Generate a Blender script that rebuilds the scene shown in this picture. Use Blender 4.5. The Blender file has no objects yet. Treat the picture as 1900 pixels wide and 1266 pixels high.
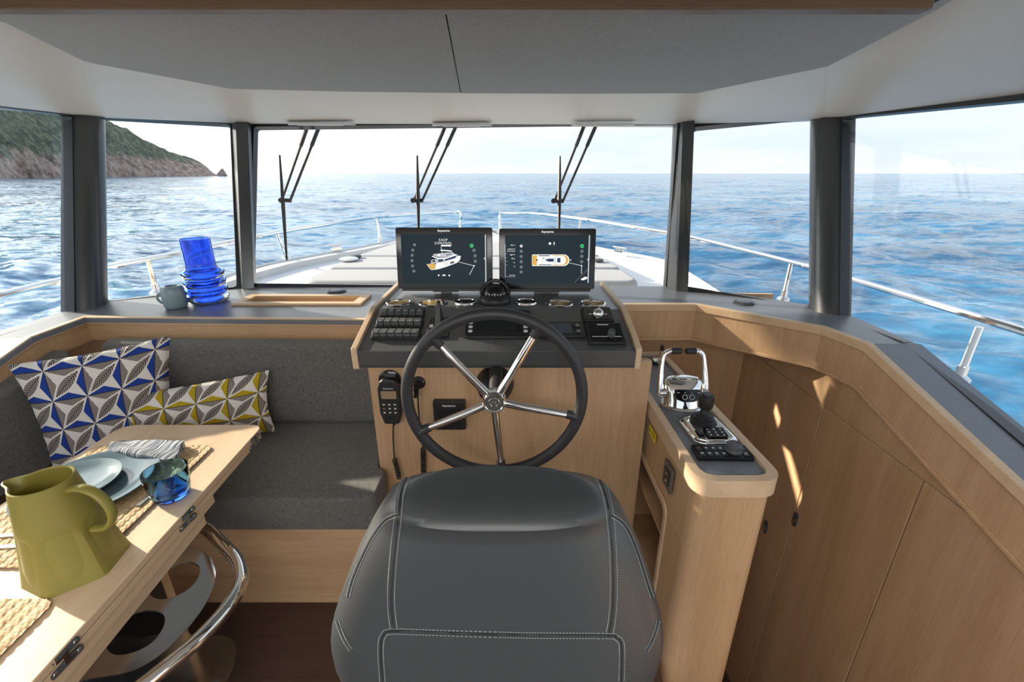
import bpy, bmesh, math, random
import numpy as np
from mathutils import Vector, Matrix, geometry, noise
from mathutils.bvhtree import BVHTree

random.seed(7)
S = bpy.context.scene
COL = S.collection
V = Vector
PI = math.pi

# ------------------------------------------------------------------ camera
F_PX = 830.0
TH = math.atan(311.0 / F_PX)
ST, CT = math.sin(TH), math.cos(TH)
EYE = V((0, 0, 1.75))
cam = bpy.data.objects.new('camera', bpy.data.cameras.new('camera'))
COL.objects.link(cam)
cam.location = EYE
cam.rotation_euler = (PI / 2 - TH, 0, 0)
cam.data.sensor_width = 36
cam.data.lens = F_PX / 1900 * 36
cam.data.clip_start = 0.02
cam.data.clip_end = 60000
S.camera = cam
S.view_settings.view_transform = 'Standard'
S.view_settings.look = 'None'
S.view_settings.gamma = 1
S.view_settings.use_curve_mapping = False
S.view_settings.exposure = 0.30

# ------------------------------------------------------------------ sun and sky
SUN_EL = math.radians(20)
SUN_DIR = V((-0.92 * math.cos(SUN_EL), 0.39 * math.cos(SUN_EL), math.sin(SUN_EL))).normalized()   # towards the sun
sun = bpy.data.objects.new('sun', bpy.data.lights.new('sun', 'SUN'))
COL.objects.link(sun)
sun.data.energy = 11.0
sun.data.angle = math.radians(1.2)
sun.data.color = (1.0, 0.86, 0.68)
sun.rotation_euler = SUN_DIR.to_track_quat('Z', 'Y').to_euler()

SKY_STRENGTH = 1.05
world = bpy.data.worlds.new('sky')
S.world = world
world.use_nodes = True


class E:
    """a node socket with arithmetic"""
    def __init__(s, t, sock): s.t, s.s = t, sock
    def _m(s, op, *a):
        n = s.t.nodes.new('ShaderNodeMath'); n.operation = op
        for i, x in enumerate((s,) + a):
            if isinstance(x, E): s.t.links.new(x.s, n.inputs[i])
            else: n.inputs[i].default_value = x
        return E(s.t, n.outputs[0])
    def __add__(s, o): return s._m('ADD', o)
    def __sub__(s, o): return s._m('SUBTRACT', o)
    def __mul__(s, o): return s._m('MULTIPLY', o)
    def __truediv__(s, o): return s._m('DIVIDE', o)
    def lt(s, o): return s._m('LESS_THAN', o)
    def gt(s, o): return s._m('GREATER_THAN', o)
    def abs(s): return s._m('ABSOLUTE')
    def sin(s): return s._m('SINE')
    def fract(s): return s._m('FRACT')
    def pow(s, o): return s._m('POWER', o)
    def max(s, o): return s._m('MAXIMUM', o)
    def min(s, o): return s._m('MINIMUM', o)
    def clamp(s): return s._m('MINIMUM', 1.0)._m('MAXIMUM', 0.0)


def sep(t, sock):
    n = t.nodes.new('ShaderNodeSeparateXYZ'); t.links.new(sock, n.inputs[0])
    return [E(t, n.outputs[i]) for i in range(3)]


def mixc(t, fac, a, b):
    n = t.nodes.new('ShaderNodeMix'); n.data_type = 'RGBA'
    for x, i in ((fac, 0), (a, 6), (b, 7)):
        if isinstance(x, E): t.links.new(x.s, n.inputs[i])
        elif isinstance(x, (int, float)): n.inputs[i].default_value = x
        else: n.inputs[i].default_value = (*x[:3], 1)
    return E(t, n.outputs[2])


def noise_n(t, vec, scale, detail=3, rough=.55, mapping=None, dist=0):
    if mapping:
        mp = t.nodes.new('ShaderNodeMapping'); mp.inputs['Scale'].default_value = mapping
        t.links.new(vec, mp.inputs[0]); vec = mp.outputs[0]
    n = t.nodes.new('ShaderNodeTexNoise')
    n.inputs['Scale'].default_value = scale; n.inputs['Detail'].default_value = detail
    n.inputs['Roughness'].default_value = rough; n.inputs['Distortion'].default_value = dist
    if vec is not None: t.links.new(vec, n.inputs['Vector'])
    return E(t, n.outputs[0])


def ramp(t, x, stops):
    n = t.nodes.new('ShaderNodeValToRGB')
    while len(n.color_ramp.elements) < len(stops): n.color_ramp.elements.new(.5)
    for e, (p, c) in zip(n.color_ramp.elements, stops):
        e.position = p; e.color = (*c, 1)
    t.links.new(x.s, n.inputs[0])
    return E(t, n.outputs[0])


wt = world.node_tree
bg = wt.nodes['Background']
tc = wt.nodes.new('ShaderNodeTexCoord')
sx, sy, sz = sep(wt, tc.outputs['Generated'])
up = sz.max(0.0)
base = ramp(wt, up, [(0.0, (.86, .90, .95)), (.05, (.80, .88, .97)), (.13, (.93, .95, .97)), (.30, (.62, .76, .93)), (1.0, (.27, .45, .78))])
cl = noise_n(wt, tc.outputs['Generated'], 2.2, 5, .55, (1.2, 1.2, 9.0))
cl = ((cl - .42) * 5.0).clamp()
low = (up * 3.0).min(1.0)
col = mixc(wt, cl * .75, base, (.97, .97, .97))
dot = (sx * SUN_DIR.x + sy * SUN_DIR.y + sz * SUN_DIR.z).max(0.0)
halo = dot.pow(4.0) * 1.7 + dot.pow(60.0) * 3.0
hn = wt.nodes.new('ShaderNodeMix'); hn.data_type = 'RGBA'; hn.blend_type = 'ADD'
hn.inputs[0].default_value = 1
wt.links.new(col.s, hn.inputs[6])
hc = mixc(wt, (halo * .25).clamp(), (0, 0, 0), (1.0 * 4, .93 * 4, .82 * 4))
wt.links.new(hc.s, hn.inputs[7])
wt.links.new(hn.outputs[2], bg.inputs[0])
bg.inputs[1].default_value = SKY_STRENGTH

# unseen fill lamp added behind the helm to brighten the interior
def area(name, loc, rot, sx_, sy_, power, color=(1, .97, .93)):
    l = bpy.data.lights.new(name, 'AREA'); l.shape = 'RECTANGLE'
    l.size, l.size_y, l.energy, l.color = sx_, sy_, power, color
    o = bpy.data.objects.new(name, l); COL.objects.link(o); o.location = loc; o.rotation_euler = rot
    return o
area('saloon_fill_light', (-.3, -1.2, 2.09), (0, 0, 0), 2.2, 1.2, 55)

# ------------------------------------------------------------------ picture helpers
def ray(u, v):
    yu = (633 - v) / F_PX
    return V(((u - 950) / F_PX, CT + ST * yu, -ST + CT * yu))
def pz(u, v, z): d = ray(u, v); return EYE + d * ((z - EYE.z) / d.z)
def py(u, v, y): d = ray(u, v); return EYE + d * (y / d.y)
def px(u, v, x): d = ray(u, v); return EYE + d * (x / d.x)
def pt(u, v, t): return EYE + ray(u, v) * t
def pp(u, v, p0, n): d = ray(u, v); return EYE + d * ((p0 - EYE).dot(n) / d.dot(n))

# ------------------------------------------------------------------ materials
def newmat(name):
    m = bpy.data.materials.new(name); m.use_nodes = True
    t = m.node_tree
    return m, t, t.nodes['Principled BSDF']


def setc(b, color=None, rough=None, metal=None, spec=None, coat=None, trans=None, ior=None, sheen=None):
    for k, v in (('Base Color', color), ('Roughness', rough), ('Metallic', metal), ('Specular IOR Level', spec), ('Coat Weight', coat), ('Transmission Weight', trans), ('IOR', ior), ('Sheen Weight', sheen)):
        if v is not None:
            b.inputs[k].default_value = (*v, 1) if k == 'Base Color' else v


def bump(t, b, h, strength=.3, dist=.01):
    n = t.nodes.new('ShaderNodeBump'); n.inputs['Strength'].default_value = strength; n.inputs['Distance'].default_value = dist
    t.links.new(h.s, n.inputs['Height']); t.links.new(n.outputs[0], b.inputs['Normal'])


def obj_vec(t):
    n = t.nodes.new('ShaderNodeTexCoord'); return n.outputs['Object']


def plain(name, color, rough=.5, metal=0, spec=.5, coat=0, grain=None, bumpy=None, **k):
    m, t, b = newmat(name)
    setc(b, color, rough, metal, spec, coat, **k)
    if grain or bumpy:
        ov = obj_vec(t)
    if grain:
        n = noise_n(t, ov, grain[0], 4, .6)
        c = mixc(t, n, tuple(x * (1 - grain[1]) for x in color), tuple(min(1, x * (1 + grain[1])) for x in color))
        t.links.new(c.s, b.inputs['Base Color'])
    if bumpy:
        bump(t, b, noise_n(t, ov, bumpy[0], 3, .6), bumpy[1], bumpy[2])
    return m


def wood(name, axis, c1=(.56, .37, .215), c2=(.44, .275, .15), rough=.42, dark=(.30, .18, .095)):
    m, t, b = newmat(name)
    ov = obj_vec(t)
    s = [38, 38, 38]; s['xyz'.index(axis)] = 1.3
    fine = noise_n(t, ov, 5.0, 4, .65, tuple(s))
    s2 = [7, 7, 7]; s2['xyz'.index(axis)] = .55
    broad = noise_n(t, ov, 1.6, 3, .5, tuple(s2), .6)
    s3 = [110, 110, 110]; s3['xyz'.index(axis)] = 5
    pore = noise_n(t, ov, 3.0, 2, .5, tuple(s3))
    f = (fine * .55 + broad * .6 - .08)
    c = ramp(t, f, [(.32, c2), (.62, c1)])
    c = mixc(t, ((pore - .58) * 4.0).clamp() * .55, c, dark)
    t.links.new(c.s, b.inputs['Base Color'])
    setc(b, rough=rough, spec=.4)
    bump(t, b, pore, .08, .002)
    return m


def fabric(name, color, axis_scale=(260, 260, 260), var=.45, rough=.9):
    m, t, b = newmat(name)
    ov = obj_vec(t)
    a = noise_n(t, ov, 1.0, 2, .6, (340, 340, 45))
    c_ = noise_n(t, ov, 1.0, 2, .6, (45, 340, 340))
    d_ = noise_n(t, ov, 1.0, 2, .6, (340, 45, 340))
    f = (a + c_ + d_) / 3.0
    f = ((f - .5) * 4.0 + .5).clamp()
    c = mixc(t, f, tuple(x * (1 - var) for x in color), tuple(x * (1 + var) for x in color))
    t.links.new(c.s, b.inputs['Base Color'])
    setc(b, rough=rough, spec=.2, sheen=.15)
    bump(t, b, f, .25, .002)
    return m


M = {}
M['oak_z'] = wood('oak_vertical_grain', 'z')
M['oak_x'] = wood('oak_grain_across', 'x')
M['oak_y'] = wood('oak_grain_lengthways', 'y')
M['oak_light_x'] = wood('pale_oak_grain_across', 'x', (.66, .475, .30), (.55, .375, .225))
M['oak_light_y'] = wood('pale_oak_grain_lengthways', 'y', (.64, .475, .32), (.54, .39, .25), dark=(.40, .265, .165))
M['floor'] = wood('dark_floor_wood', 'x', (.085, .045, .032), (.05, .026, .018), .45, (.02, .012, .01))
M['batten'] = wood('batten_wood', 'x', (.20, .125, .072), (.14, .085, .048), dark=(.07, .04, .02))
M['fabric'] = fabric('grey_settee_fabric', (.128, .127, .121))
M['headliner'] = fabric('grey_headliner_fabric', (.315, .33, .335), var=.15)
M['white'] = plain('white_gelcoat', (.72, .68, .615), .38)
M['deck'] = plain('white_deck', (.66, .66, .65), .45)
M['pad'] = plain('white_sunpad', (.38, .38, .39), .8, bumpy=(60, .1, .01))
M['laminate'] = plain('slate_laminate', (.15, .163, .188), .36, spec=.6, grain=(30, .12))
M['dash'] = plain('charcoal_laminate', (.044, .048, .052), .34, spec=.9, grain=(40, .15), sheen=.08)
M['frame'] = plain('dark_frame', (.018, .020, .023), .35)
M['pillar'] = plain('anthracite_pillar', (.085, .09, .095), .28, metal=.6)
M['chrome'] = plain('chrome', (.86, .85, .83), .06, 1)
M['steel'] = plain('brushed_steel', (.74, .73, .71), .2, 1)
M['satin'] = plain('satin_steel', (.84, .86, .88), .13, 1)
M['reflection_bore'] = plain('steel_bore_wood_reflection', (.85, .74, .56), .34, 1)  # steel bore with the warm reflection of the wood put into its colour
M['blackg'] = plain('black_gloss', (.008, .008, .009), .08, spec=.4)
M['blackp'] = plain('black_plastic', (.016, .016, .017), .42)
M['rubber'] = plain('black_rubber', (.018, .018, .02), .5)
M['darkgrey'] = plain('dark_grey_plastic', (.07, .074, .078), .45)
M['leather'] = plain('grey_leather', (.044, .049, .053), .38, spec=.55, bumpy=(420, .12, .002))
M['rim'] = plain('wheel_rim_leather', (.030, .031, .036), .46, bumpy=(500, .1, .002))
M['thread'] = plain('pale_thread', (.26, .28, .28), .8)
M['seam'] = plain('seam_dark', (.022, .024, .026), .6)
M['jug'] = plain('olive_glaze', (.235, .205, .045), .42, spec=.4, grain=(6, .06))
M['plate'] = plain('blue_grey_glaze', (.09, .14, .17), .12, spec=.6)
M['plate_pale'] = plain('pale_blue_glaze', (.15, .21, .24), .12, spec=.6)
M['stone'] = plain('blue_grey_stoneware', (.21, .30, .34), .22, grain=(14, .25))
M['yellow'] = plain('yellow_sticker', (.85, .72, .01), .5)
M['ink'] = plain('black_ink', (.01, .01, .01), .6)
M['print_white'] = plain('white_print', (.75, .75, .75), .5)
M['print_red'] = plain('red_print', (.45, .04, .03), .5)
M['straw'] = None


def emis(name, color, st=1.0):
    m, t, b = newmat(name)
    setc(b, (0, 0, 0), .3, spec=.08)
    b.inputs['Emission Color'].default_value = (*color, 1); b.inputs['Emission Strength'].default_value = st
    return m


M['s_bg'] = emis('screen_background', (.012, .022, .030))
M['s_white'] = emis('screen_white', (.78, .80, .78))
M['s_grey'] = emis('screen_grey', (.22, .25, .26))
M['s_mid'] = emis('screen_mid', (.45, .48, .5))
M['s_green'] = emis('screen_green', (.05, .55, .18))
M['s_orange'] = emis('screen_orange', (.62, .36, .09))
M['s_navy'] = emis('screen_navy', (.02, .035, .10))
M['s_dark'] = emis('screen_dark', (.05, .06, .07))
M['s_amber'] = plain('lcd_amber', (.28, .21, .12), .3)
M['lcd'] = plain('dark_lcd', (.012, .018, .018), .12)
M['lcd_blue'] = plain('blue_lcd', (.03, .05, .075), .12)
M['warm_led'] = emis('warm_led', (1, .62, .25), 6)

m, t, b = newmat('window_glass')
t.nodes.remove(b)
tr = t.nodes.new('ShaderNodeBsdfTransparent'); tr.inputs[0].default_value = (.93, .95, .955, 1)
gl = t.nodes.new('ShaderNodeBsdfGlossy'); gl.inputs['Roughness'].default_value = 0.0
mx = t.nodes.new('ShaderNodeMixShader')
geo = t.nodes.new('ShaderNodeNewGeometry')
dp = t.nodes.new('ShaderNodeVectorMath'); dp.operation = 'DOT_PRODUCT'
t.links.new(geo.outputs['Normal'], dp.inputs[0]); t.links.new(geo.outputs['Incoming'], dp.inputs[1])
cosi = E(t, dp.outputs['Value']).abs()
schlick = (cosi * -1.0 + 1.0).clamp().pow(5.0) * .96 + .04
t.links.new(schlick.s, mx.inputs[0]); t.links.new(tr.outputs[0], mx.inputs[1]); t.links.new(gl.outputs[0], mx.inputs[2])
t.links.new(mx.outputs[0], t.nodes['Material Output'].inputs[0])
M['glass'] = m


def glassmat(name, color):
    m, t, b = newmat(name)
    setc(b, color, .02, 0, trans=1.0, ior=1.42)
    return m
M['vase'] = glassmat('cobalt_glass', (.13, .30, .95))
M['tumbler'] = glassmat('turquoise_glass', (.36, .70, .93))
M['tumbler_base'] = glassmat('deep_blue_glass', (.06, .22, .88))
M['dome'] = glassmat('clear_dome', (.85, .87, .88))

# woven straw
m, t, b = newmat('woven_straw')
ov = obj_vec(t)
n1 = noise_n(t, ov, 1.0, 3, .6, (60, 240, 60)); n2 = noise_n(t, ov, 18, 2)
c = ramp(t, n1 * .6 + n2 * .4, [(.33, (.33, .20, .09)), (.5, (.54, .39, .22)), (.68, (.70, .57, .38))])
t.links.new(c.s, b.inputs['Base Color']); setc(b, rough=.7, spec=.25)
bump(t, b, n1, .4, .003)
M['straw'] = m

# napkin stripes
m, t, b = newmat('striped_napkin')
x, y, z = sep(t, obj_vec(t))
st = noise_n(t, obj_vec(t), 1.0, 2, .9, (210, 4, 4))
c = ramp(t, st, [(.44, (.07, .09, .12)), (.52, (.30, .33, .38)), (.60, (.66, .67, .70))])
t.links.new(c.s, b.inputs['Base Color']); setc(b, rough=.9, spec=.1)
M['napkin'] = m


def leaf_print(name, tint, nx, ny, ox=0., oy=0.):
    m, t, b = newmat(name)
    uv = t.nodes.new('ShaderNodeUVMap')
    u, v, _ = sep(t, uv.outputs[0])
    a, c = u * nx + ox, v * ny + oy
    fa, fc = a.fract(), c.fract()
    da, dc = (fa - .5), (fc - .5)
    # distance to the nearest lattice lines, signed
    sa = (a + .5).fract() - .5      # 0 on a vertical lattice line
    sc = (c + .5).fract() - .5
    wa = (dc.abs() * -1.0 + .5) * .46      # kite half width along the vertical line
    wc = (da.abs() * -1.0 + .5) * .46
    in_v = sa.abs().lt(wa)
    in_h = sc.abs().lt(wc)
    hatch_v = ((fc * 13.0 + sa.abs() * 16.0).fract()).lt(.46)
    hatch_h = ((fa * 13.0 + sc.abs() * 16.0).fract()).lt(.46)
    d = (da + dc)                   # along the diagonal
    w = (da - dc).abs()
    wd = ((d * 1.32 * PI / 2).abs()._m('COSINE')).max(0.0) * .21
    in_d = w.lt(wd)
    hatch_d = ((d * 9.0 + w * 10.0).fract()).lt(.5)
    rib_d = w.lt(.012)
    rib_v = sa.abs().lt(.012)
    rib_h = sc.abs().lt(.012)
    white, ink, grey = (.70, .68, .65), (.035, .028, .026), (.40, .36, .335)
    colr = mixc(t, in_d, white, mixc(t, hatch_d.max(rib_d), grey, ink))
    tv = mixc(t, hatch_v * .5, tint, tuple(q * .35 for q in tint))
    gv = mixc(t, hatch_v, grey, ink)
    th = mixc(t, hatch_h * .5, tint, tuple(q * .35 for q in tint))
    gh = mixc(t, hatch_h, grey, ink)
    colr = mixc(t, in_v, colr, mixc(t, rib_v, mixc(t, sa.gt(0.0), tv, gv), ink))
    colr = mixc(t, in_h, colr, mixc(t, rib_h, mixc(t, sc.gt(0.0), gh, th), ink))
    t.links.new(colr.s, b.inputs['Base Color'])
    setc(b, rough=.9, spec=.15)
    bump(t, b, noise_n(t, obj_vec(t), 500, 2), .2, .002)
    return m
M['leaf_blue'] = leaf_print('blue_leaf_print', (.022, .06, .33), 4.2, 3.7, .2, .62)
M['leaf_yellow'] = leaf_print('yellow_leaf_print', (.50, .37, .02), 5.1, 2.5, .15, .25)

# sea
m, t, b = newmat('sea_water')
gx = t.nodes.new('ShaderNodeNewGeometry')
pos = gx.outputs['Position']
def wob(scale, detail, mp, k):
    n = t.nodes.new('ShaderNodeTexNoise'); n.inputs['Scale'].default_value = scale; n.inputs['Detail'].default_value = detail; n.inputs['Roughness'].default_value = .62
    m_ = t.nodes.new('ShaderNodeMapping'); m_.inputs['Scale'].default_value = mp; m_.inputs['Rotation'].default_value = (0, 0, .35)
    t.links.new(pos, m_.inputs[0]); t.links.new(m_.outputs[0], n.inputs['Vector'])
    a_ = t.nodes.new('ShaderNodeVectorMath'); a_.operation = 'SUBTRACT'; t.links.new(n.outputs['Color'], a_.inputs[0]); a_.inputs[1].default_value = (.5, .5, .5)
    c_ = t.nodes.new('ShaderNodeVectorMath'); c_.operation = 'MULTIPLY'; t.links.new(a_.outputs[0], c_.inputs[0]); c_.inputs[1].default_value = (k, k, 0)
    return c_.outputs[0]
def vadd(a_, b_):
    n = t.nodes.new('ShaderNodeVectorMath'); n.operation = 'ADD'; t.links.new(a_, n.inputs[0]); t.links.new(b_, n.inputs[1]); return n.outputs[0]
nv = vadd(vadd(gx.outputs['Normal'], wob(1.0, 5, (.75, 1.7, 1), 1.35)), wob(1.0, 3, (.12, .28, 1), .6))
nn_ = t.nodes.new('ShaderNodeVectorMath'); nn_.operation = 'NORMALIZE'; t.links.new(nv, nn_.inputs[0]); t.links.new(nn_.outputs[0], b.inputs['Normal'])
setc(b, (.012, .075, .16), .10, 0, spec=.5, ior=1.33)
big = noise_n(t, pos, 1.0, 7, .72, (.05, .11, 1))
c = ramp(t, big, [(.36, (.016, .085, .185)), (.5, (.030, .145, .275)), (.64, (.065, .23, .385))])
t.links.new(c.s, b.inputs['Base Color'])
M['sea'] = m

# headland: scrub above, rock below
m, t, b = newmat('headland_ground')
g = t.nodes.new('ShaderNodeNewGeometry')
X, Y, Z = sep(t, g.outputs['Position'])
nb = noise_n(t, g.outputs['Position'], .045, 5, .65); nf = noise_n(t, g.outputs['Position'], .16, 6, .75)
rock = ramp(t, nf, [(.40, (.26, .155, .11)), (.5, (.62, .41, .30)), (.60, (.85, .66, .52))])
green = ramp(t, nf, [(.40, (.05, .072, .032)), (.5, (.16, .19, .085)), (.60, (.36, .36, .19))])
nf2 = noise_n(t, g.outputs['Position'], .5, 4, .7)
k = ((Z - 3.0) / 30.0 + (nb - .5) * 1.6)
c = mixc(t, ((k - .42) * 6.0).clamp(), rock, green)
c = mixc(t, .14, c, (.55, .60, .66))  # distance haze blended into the ground colour
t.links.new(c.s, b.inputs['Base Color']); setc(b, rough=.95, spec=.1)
bump(t, b, nf, 1.0, 6.0)
M['headland'] = m

# ------------------------------------------------------------------ mesh builder
MW = {}


def frame(o, x, y=None, z=None):
    x = V(x).normalized()
    if z is not None:
        z = V(z).normalized(); y = z.cross(x).normalized(); x = y.cross(z)
    else:
        y = V(y); z = x.cross(y).normalized(); y = z.cross(x)
    Mx = Matrix((x, y, z)).transposed().to_4x4(); Mx.translation = V(o)
    return Mx


class MB:
    def __init__(s): s.v, s.f, s.mi, s.cur, s.X = [], [], [], 0, None
    def at(s, X): s.X = X; return s
    def add(s, vs, fs):
        k = len(s.v)
        s.v += [(s.X @ V(p)) if s.X else V(p) for p in vs]
        s.f += [tuple(i + k for i in f) for f in fs]; s.mi += [s.cur] * len(fs)
        return s
    def box(s, c, d, rz=0):
        c = V(c); hx, hy, hz = d[0] / 2, d[1] / 2, d[2] / 2
        R = Matrix.Rotation(rz, 3, 'Z')
        vs = [c + R @ V((x, y, z)) for z in (-hz, hz) for x, y in ((-hx, -hy), (hx, -hy), (hx, hy), (-hx, hy))]
        return s.hexa(vs)
    def hexa(s, vs):
        return s.add(vs, [(3, 2, 1, 0), (4, 5, 6, 7), (0, 1, 5, 4), (1, 2, 6, 5), (2, 3, 7, 6), (3, 0, 4, 7)])
    def bb(s, a, b):
        return s.box([(a[i] + b[i]) / 2 for i in range(3)], [abs(a[i] - b[i]) for i in range(3)])
    def prism(s, poly, z0, z1, holes=()):
        n = len(poly)
        if not holes:
            vs = [(p[0], p[1], z0) for p in poly] + [(p[0], p[1], z1) for p in poly]
            fs = [tuple(range(n - 1, -1, -1)), tuple(range(n, 2 * n))] + [(i, (i + 1) % n, n + (i + 1) % n, n + i) for i in range(n)]
            return s.add(vs, fs)
        loops = [list(poly)] + [list(h) for h in holes]
        flat = [p for l in loops for p in l]; N = len(flat)
        tris = geometry.tessellate_polygon([[V((p[0], p[1], 0)) for p in l] for l in loops])
        vs = [(p[0], p[1], z0) for p in flat] + [(p[0], p[1], z1) for p in flat]
        fs = []
        for tr in tris:
            a, b_, c_ = (V(flat[i][:2]) for i in tr)
            if (b_ - a).cross(c_ - a) < 0: tr = tr[::-1]
            fs.append(tuple(i + N for i in tr)); fs.append(tuple(tr[::-1]))
        k = 0
        for l in loops:
            for i in range(len(l)):
                j = (i + 1) % len(l); fs.append((k + i, k + j, N + k + j, N + k + i))
            k += len(l)
        return s.add(vs, fs)
    def loft(s, rings, closed=True, cap=True):
        n = len(rings[0]); vs = [p for r in rings for p in r]; fs = []
        for a in range(len(rings) - 1):
            for i in range(n if closed else n - 1):
                j = (i + 1) % n
                fs.append((a * n + i, a * n + j, (a + 1) * n + j, (a + 1) * n + i))
        if cap and closed:
            fs.append(tuple(range(n - 1, -1, -1))); fs.append(tuple(range((len(rings) - 1) * n, len(rings) * n)))
        return s.add(vs, fs)
    def lathe(s, prof, n=32, c=(0, 0, 0), cap=False):
        c = V(c)
        rings = [[c + V((r * math.cos(2 * PI * i / n), r * math.sin(2 * PI * i / n), z)) for i in range(n)] for r, z in prof]
        return s.loft(rings, True, cap)
    def cyl(s, p0, p1, r0, r1=None, n=16):
        return s.tube([p0, p1], [r0, r0 if r1 is None else r1], n)
    def tube(s, path, r, n=10, closed=False, cap=True):
        path = [V(p) for p in path]; m = len(path)
        rr = r if isinstance(r, (list, tuple)) else [r] * m
        rings = []; up_ = None
        for i in range(m):
            a = path[(i - 1) % m] if (closed or i > 0) else path[i]
            b_ = path[(i + 1) % m] if (closed or i < m - 1) else path[i]
            d = (b_ - a).normalized()
            if up_ is None:
                up_ = V((0, 0, 1)) if abs(d.z) < .9 else V((1, 0, 0))
            x = (up_ - d * up_.dot(d)).normalized(); y = d.cross(x); up_ = x
            rings.append([path[i] + (x * math.cos(2 * PI * k / n) + y * math.sin(2 * PI * k / n)) * rr[i] for k in range(n)])
        if closed: rings.append(rings[0]); cap = False
        return s.loft(rings, True, cap)
    def quad(s, *p): return s.add(p, [tuple(range(len(p)))])
    def build(s, name, mats, parent=None, origin=None, smooth=35, bevel=0, segs=3, kind=None, merge=True, world=True, uv=None, harden=True):
        if not isinstance(mats, (list, tuple)): mats = [mats]
        me = bpy.data.meshes.new(name)
        if parent is not None:
            inv = MW[parent].inverted() if world else Matrix()
            base = MW[parent]
        else:
            if origin is None:
                xs = [p.x for p in s.v]; ys = [p.y for p in s.v]; zs = [p.z for p in s.v]
                origin = ((min(xs) + max(xs)) / 2, (min(ys) + max(ys)) / 2, min(zs))
            base = Matrix.Translation(V(origin)) if not isinstance(origin, Matrix) else origin
            inv = base.inverted() if world else Matrix()
        me.from_pydata([inv @ p for p in s.v], [], s.f)
        for mm in mats: me.materials.append(M[mm] if isinstance(mm, str) else mm)
        if len(mats) > 1: me.polygons.foreach_set('material_index', s.mi)
        if uv:
            l = me.uv_layers.new(name='uv')
            for lp in me.loops: l.data[lp.index].uv = uv[lp.vertex_index]
        bm = bmesh.new(); bm.from_mesh(me)
        if merge and len(s.v) < 60000 and not uv: bmesh.ops.remove_doubles(bm, verts=bm.verts, dist=1e-6)
        bmesh.ops.dissolve_degenerate(bm, edges=bm.edges, dist=1e-7)
        if not uv: bmesh.ops.recalc_face_normals(bm, faces=bm.faces)
        bm.to_mesh(me); bm.free()
        if smooth:
            me.polygons.foreach_set('use_smooth', [True] * len(me.polygons))
            me.set_sharp_from_angle(angle=math.radians(smooth))
        o = bpy.data.objects.new(name, me); COL.objects.link(o)
        if parent is not None:
            o.parent = parent; MW[o] = base.copy()
        else:
            o.matrix_world = base; MW[o] = base.copy()
        if bevel:
            md = o.modifiers.new('bevel', 'BEVEL'); md.width = bevel; md.segments = segs; md.limit_method = 'ANGLE'
            md.angle_limit = math.radians(38); md.harden_normals = harden
        if kind: o['kind'] = kind
        return o


def tag(o, label, cat, group=None):
    o['label'] = label; o['category'] = cat
    if group: o['group'] = group
    return o


def thing(name, label, cat, X, group=None):
    if not isinstance(X, Matrix): X = Matrix.Translation(V(X))
    o = bpy.data.objects.new(name, None); COL.objects.link(o); o.empty_display_size = .05
    o.matrix_world = X; MW[o] = X.copy()
    return tag(o, label, cat, group)


def struct(o): o['kind'] = 'structure'; return o


def kids(o): return [c for c in COL.objects if c.parent == o]


def dup(root, X, label=None, group=None):
    def rec(o, parent):
        c = o.copy(); COL.objects.link(c); c.parent = parent
        MW[c] = MW[o].copy()
        for k in kids(o): rec(k, c)
        return c
    r = root.copy(); COL.objects.link(r)
    r.matrix_world = X; MW[r] = X.copy()
    for k in kids(root): rec(k, r)
    if label: r['label'] = label
    if group: r['group'] = group
    return r


def rnd(poly, r, n=6):
    """round the corners of a 2-D polygon"""
    out = []; N = len(poly)
    rs = r if isinstance(r, (list, tuple)) else [r] * N
    for i in range(N):
        p, a, b_ = V(poly[i][:2]), V(poly[i - 1][:2]), V(poly[(i + 1) % N][:2])
        if rs[i] <= 0: out.append((p.x, p.y)); continue
        da, db = (a - p).normalized(), (b_ - p).normalized()
        ang = da.angle(db); d = min(rs[i] / math.tan(ang / 2), .49 * (a - p).length, .49 * (b_ - p).length)
        s_, e_ = p + da * d, p + db * d
        for k in range(n + 1):
            q = k / n
            w = s_ * (1 - q) ** 2 + p * 2 * q * (1 - q) + e_ * q ** 2
            out.append((w.x, w.y))
    return out


def rect(x0, y0, x1, y1): return [(x0, y0), (x1, y0), (x1, y1), (x0, y1)]
def circ(x, y, r, n=24): return [(x + r * math.cos(2 * PI * i / n), y + r * math.sin(2 * PI * i / n)) for i in range(n)]


def inset(poly, d):
    out = []; N = len(poly)
    area_ = sum(poly[i][0] * poly[(i + 1) % N][1] - poly[(i + 1) % N][0] * poly[i][1] for i in range(N))
    sg = 1 if area_ > 0 else -1
    for i in range(N):
        p, a, b_ = V(poly[i][:2]), V(poly[i - 1][:2]), V(poly[(i + 1) % N][:2])
        n1 = V((-(p - a).y, (p - a).x)).normalized() * sg; n2 = V((-(b_ - p).y, (b_ - p).x)).normalized() * sg
        nn = (n1 + n2).normalized(); k = max(.3, nn.dot(n1))
        q = p + nn * (d / k); out.append((q.x, q.y))
    return out


def spline(pts, n=8, closed=False):
    pts = [V(p) for p in pts]; N = len(pts); out = []
    for i in range(N if closed else N - 1):
        if closed: p0, p1, p2, p3 = pts[(i - 1) % N], pts[i], pts[(i + 1) % N], pts[(i + 2) % N]
        else: p0, p1, p2, p3 = pts[max(i - 1, 0)], pts[i], pts[i + 1], pts[min(i + 2, N - 1)]
        for k in range(n):
            q = k / n
            out.append(.5 * ((2 * p1) + (p2 - p0) * q + (2 * p0 - 5 * p1 + 4 * p2 - p3) * q * q + (3 * p1 - p0 - 3 * p2 + p3) * q ** 3))
    if not closed: out.append(pts[-1])
    return out


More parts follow.
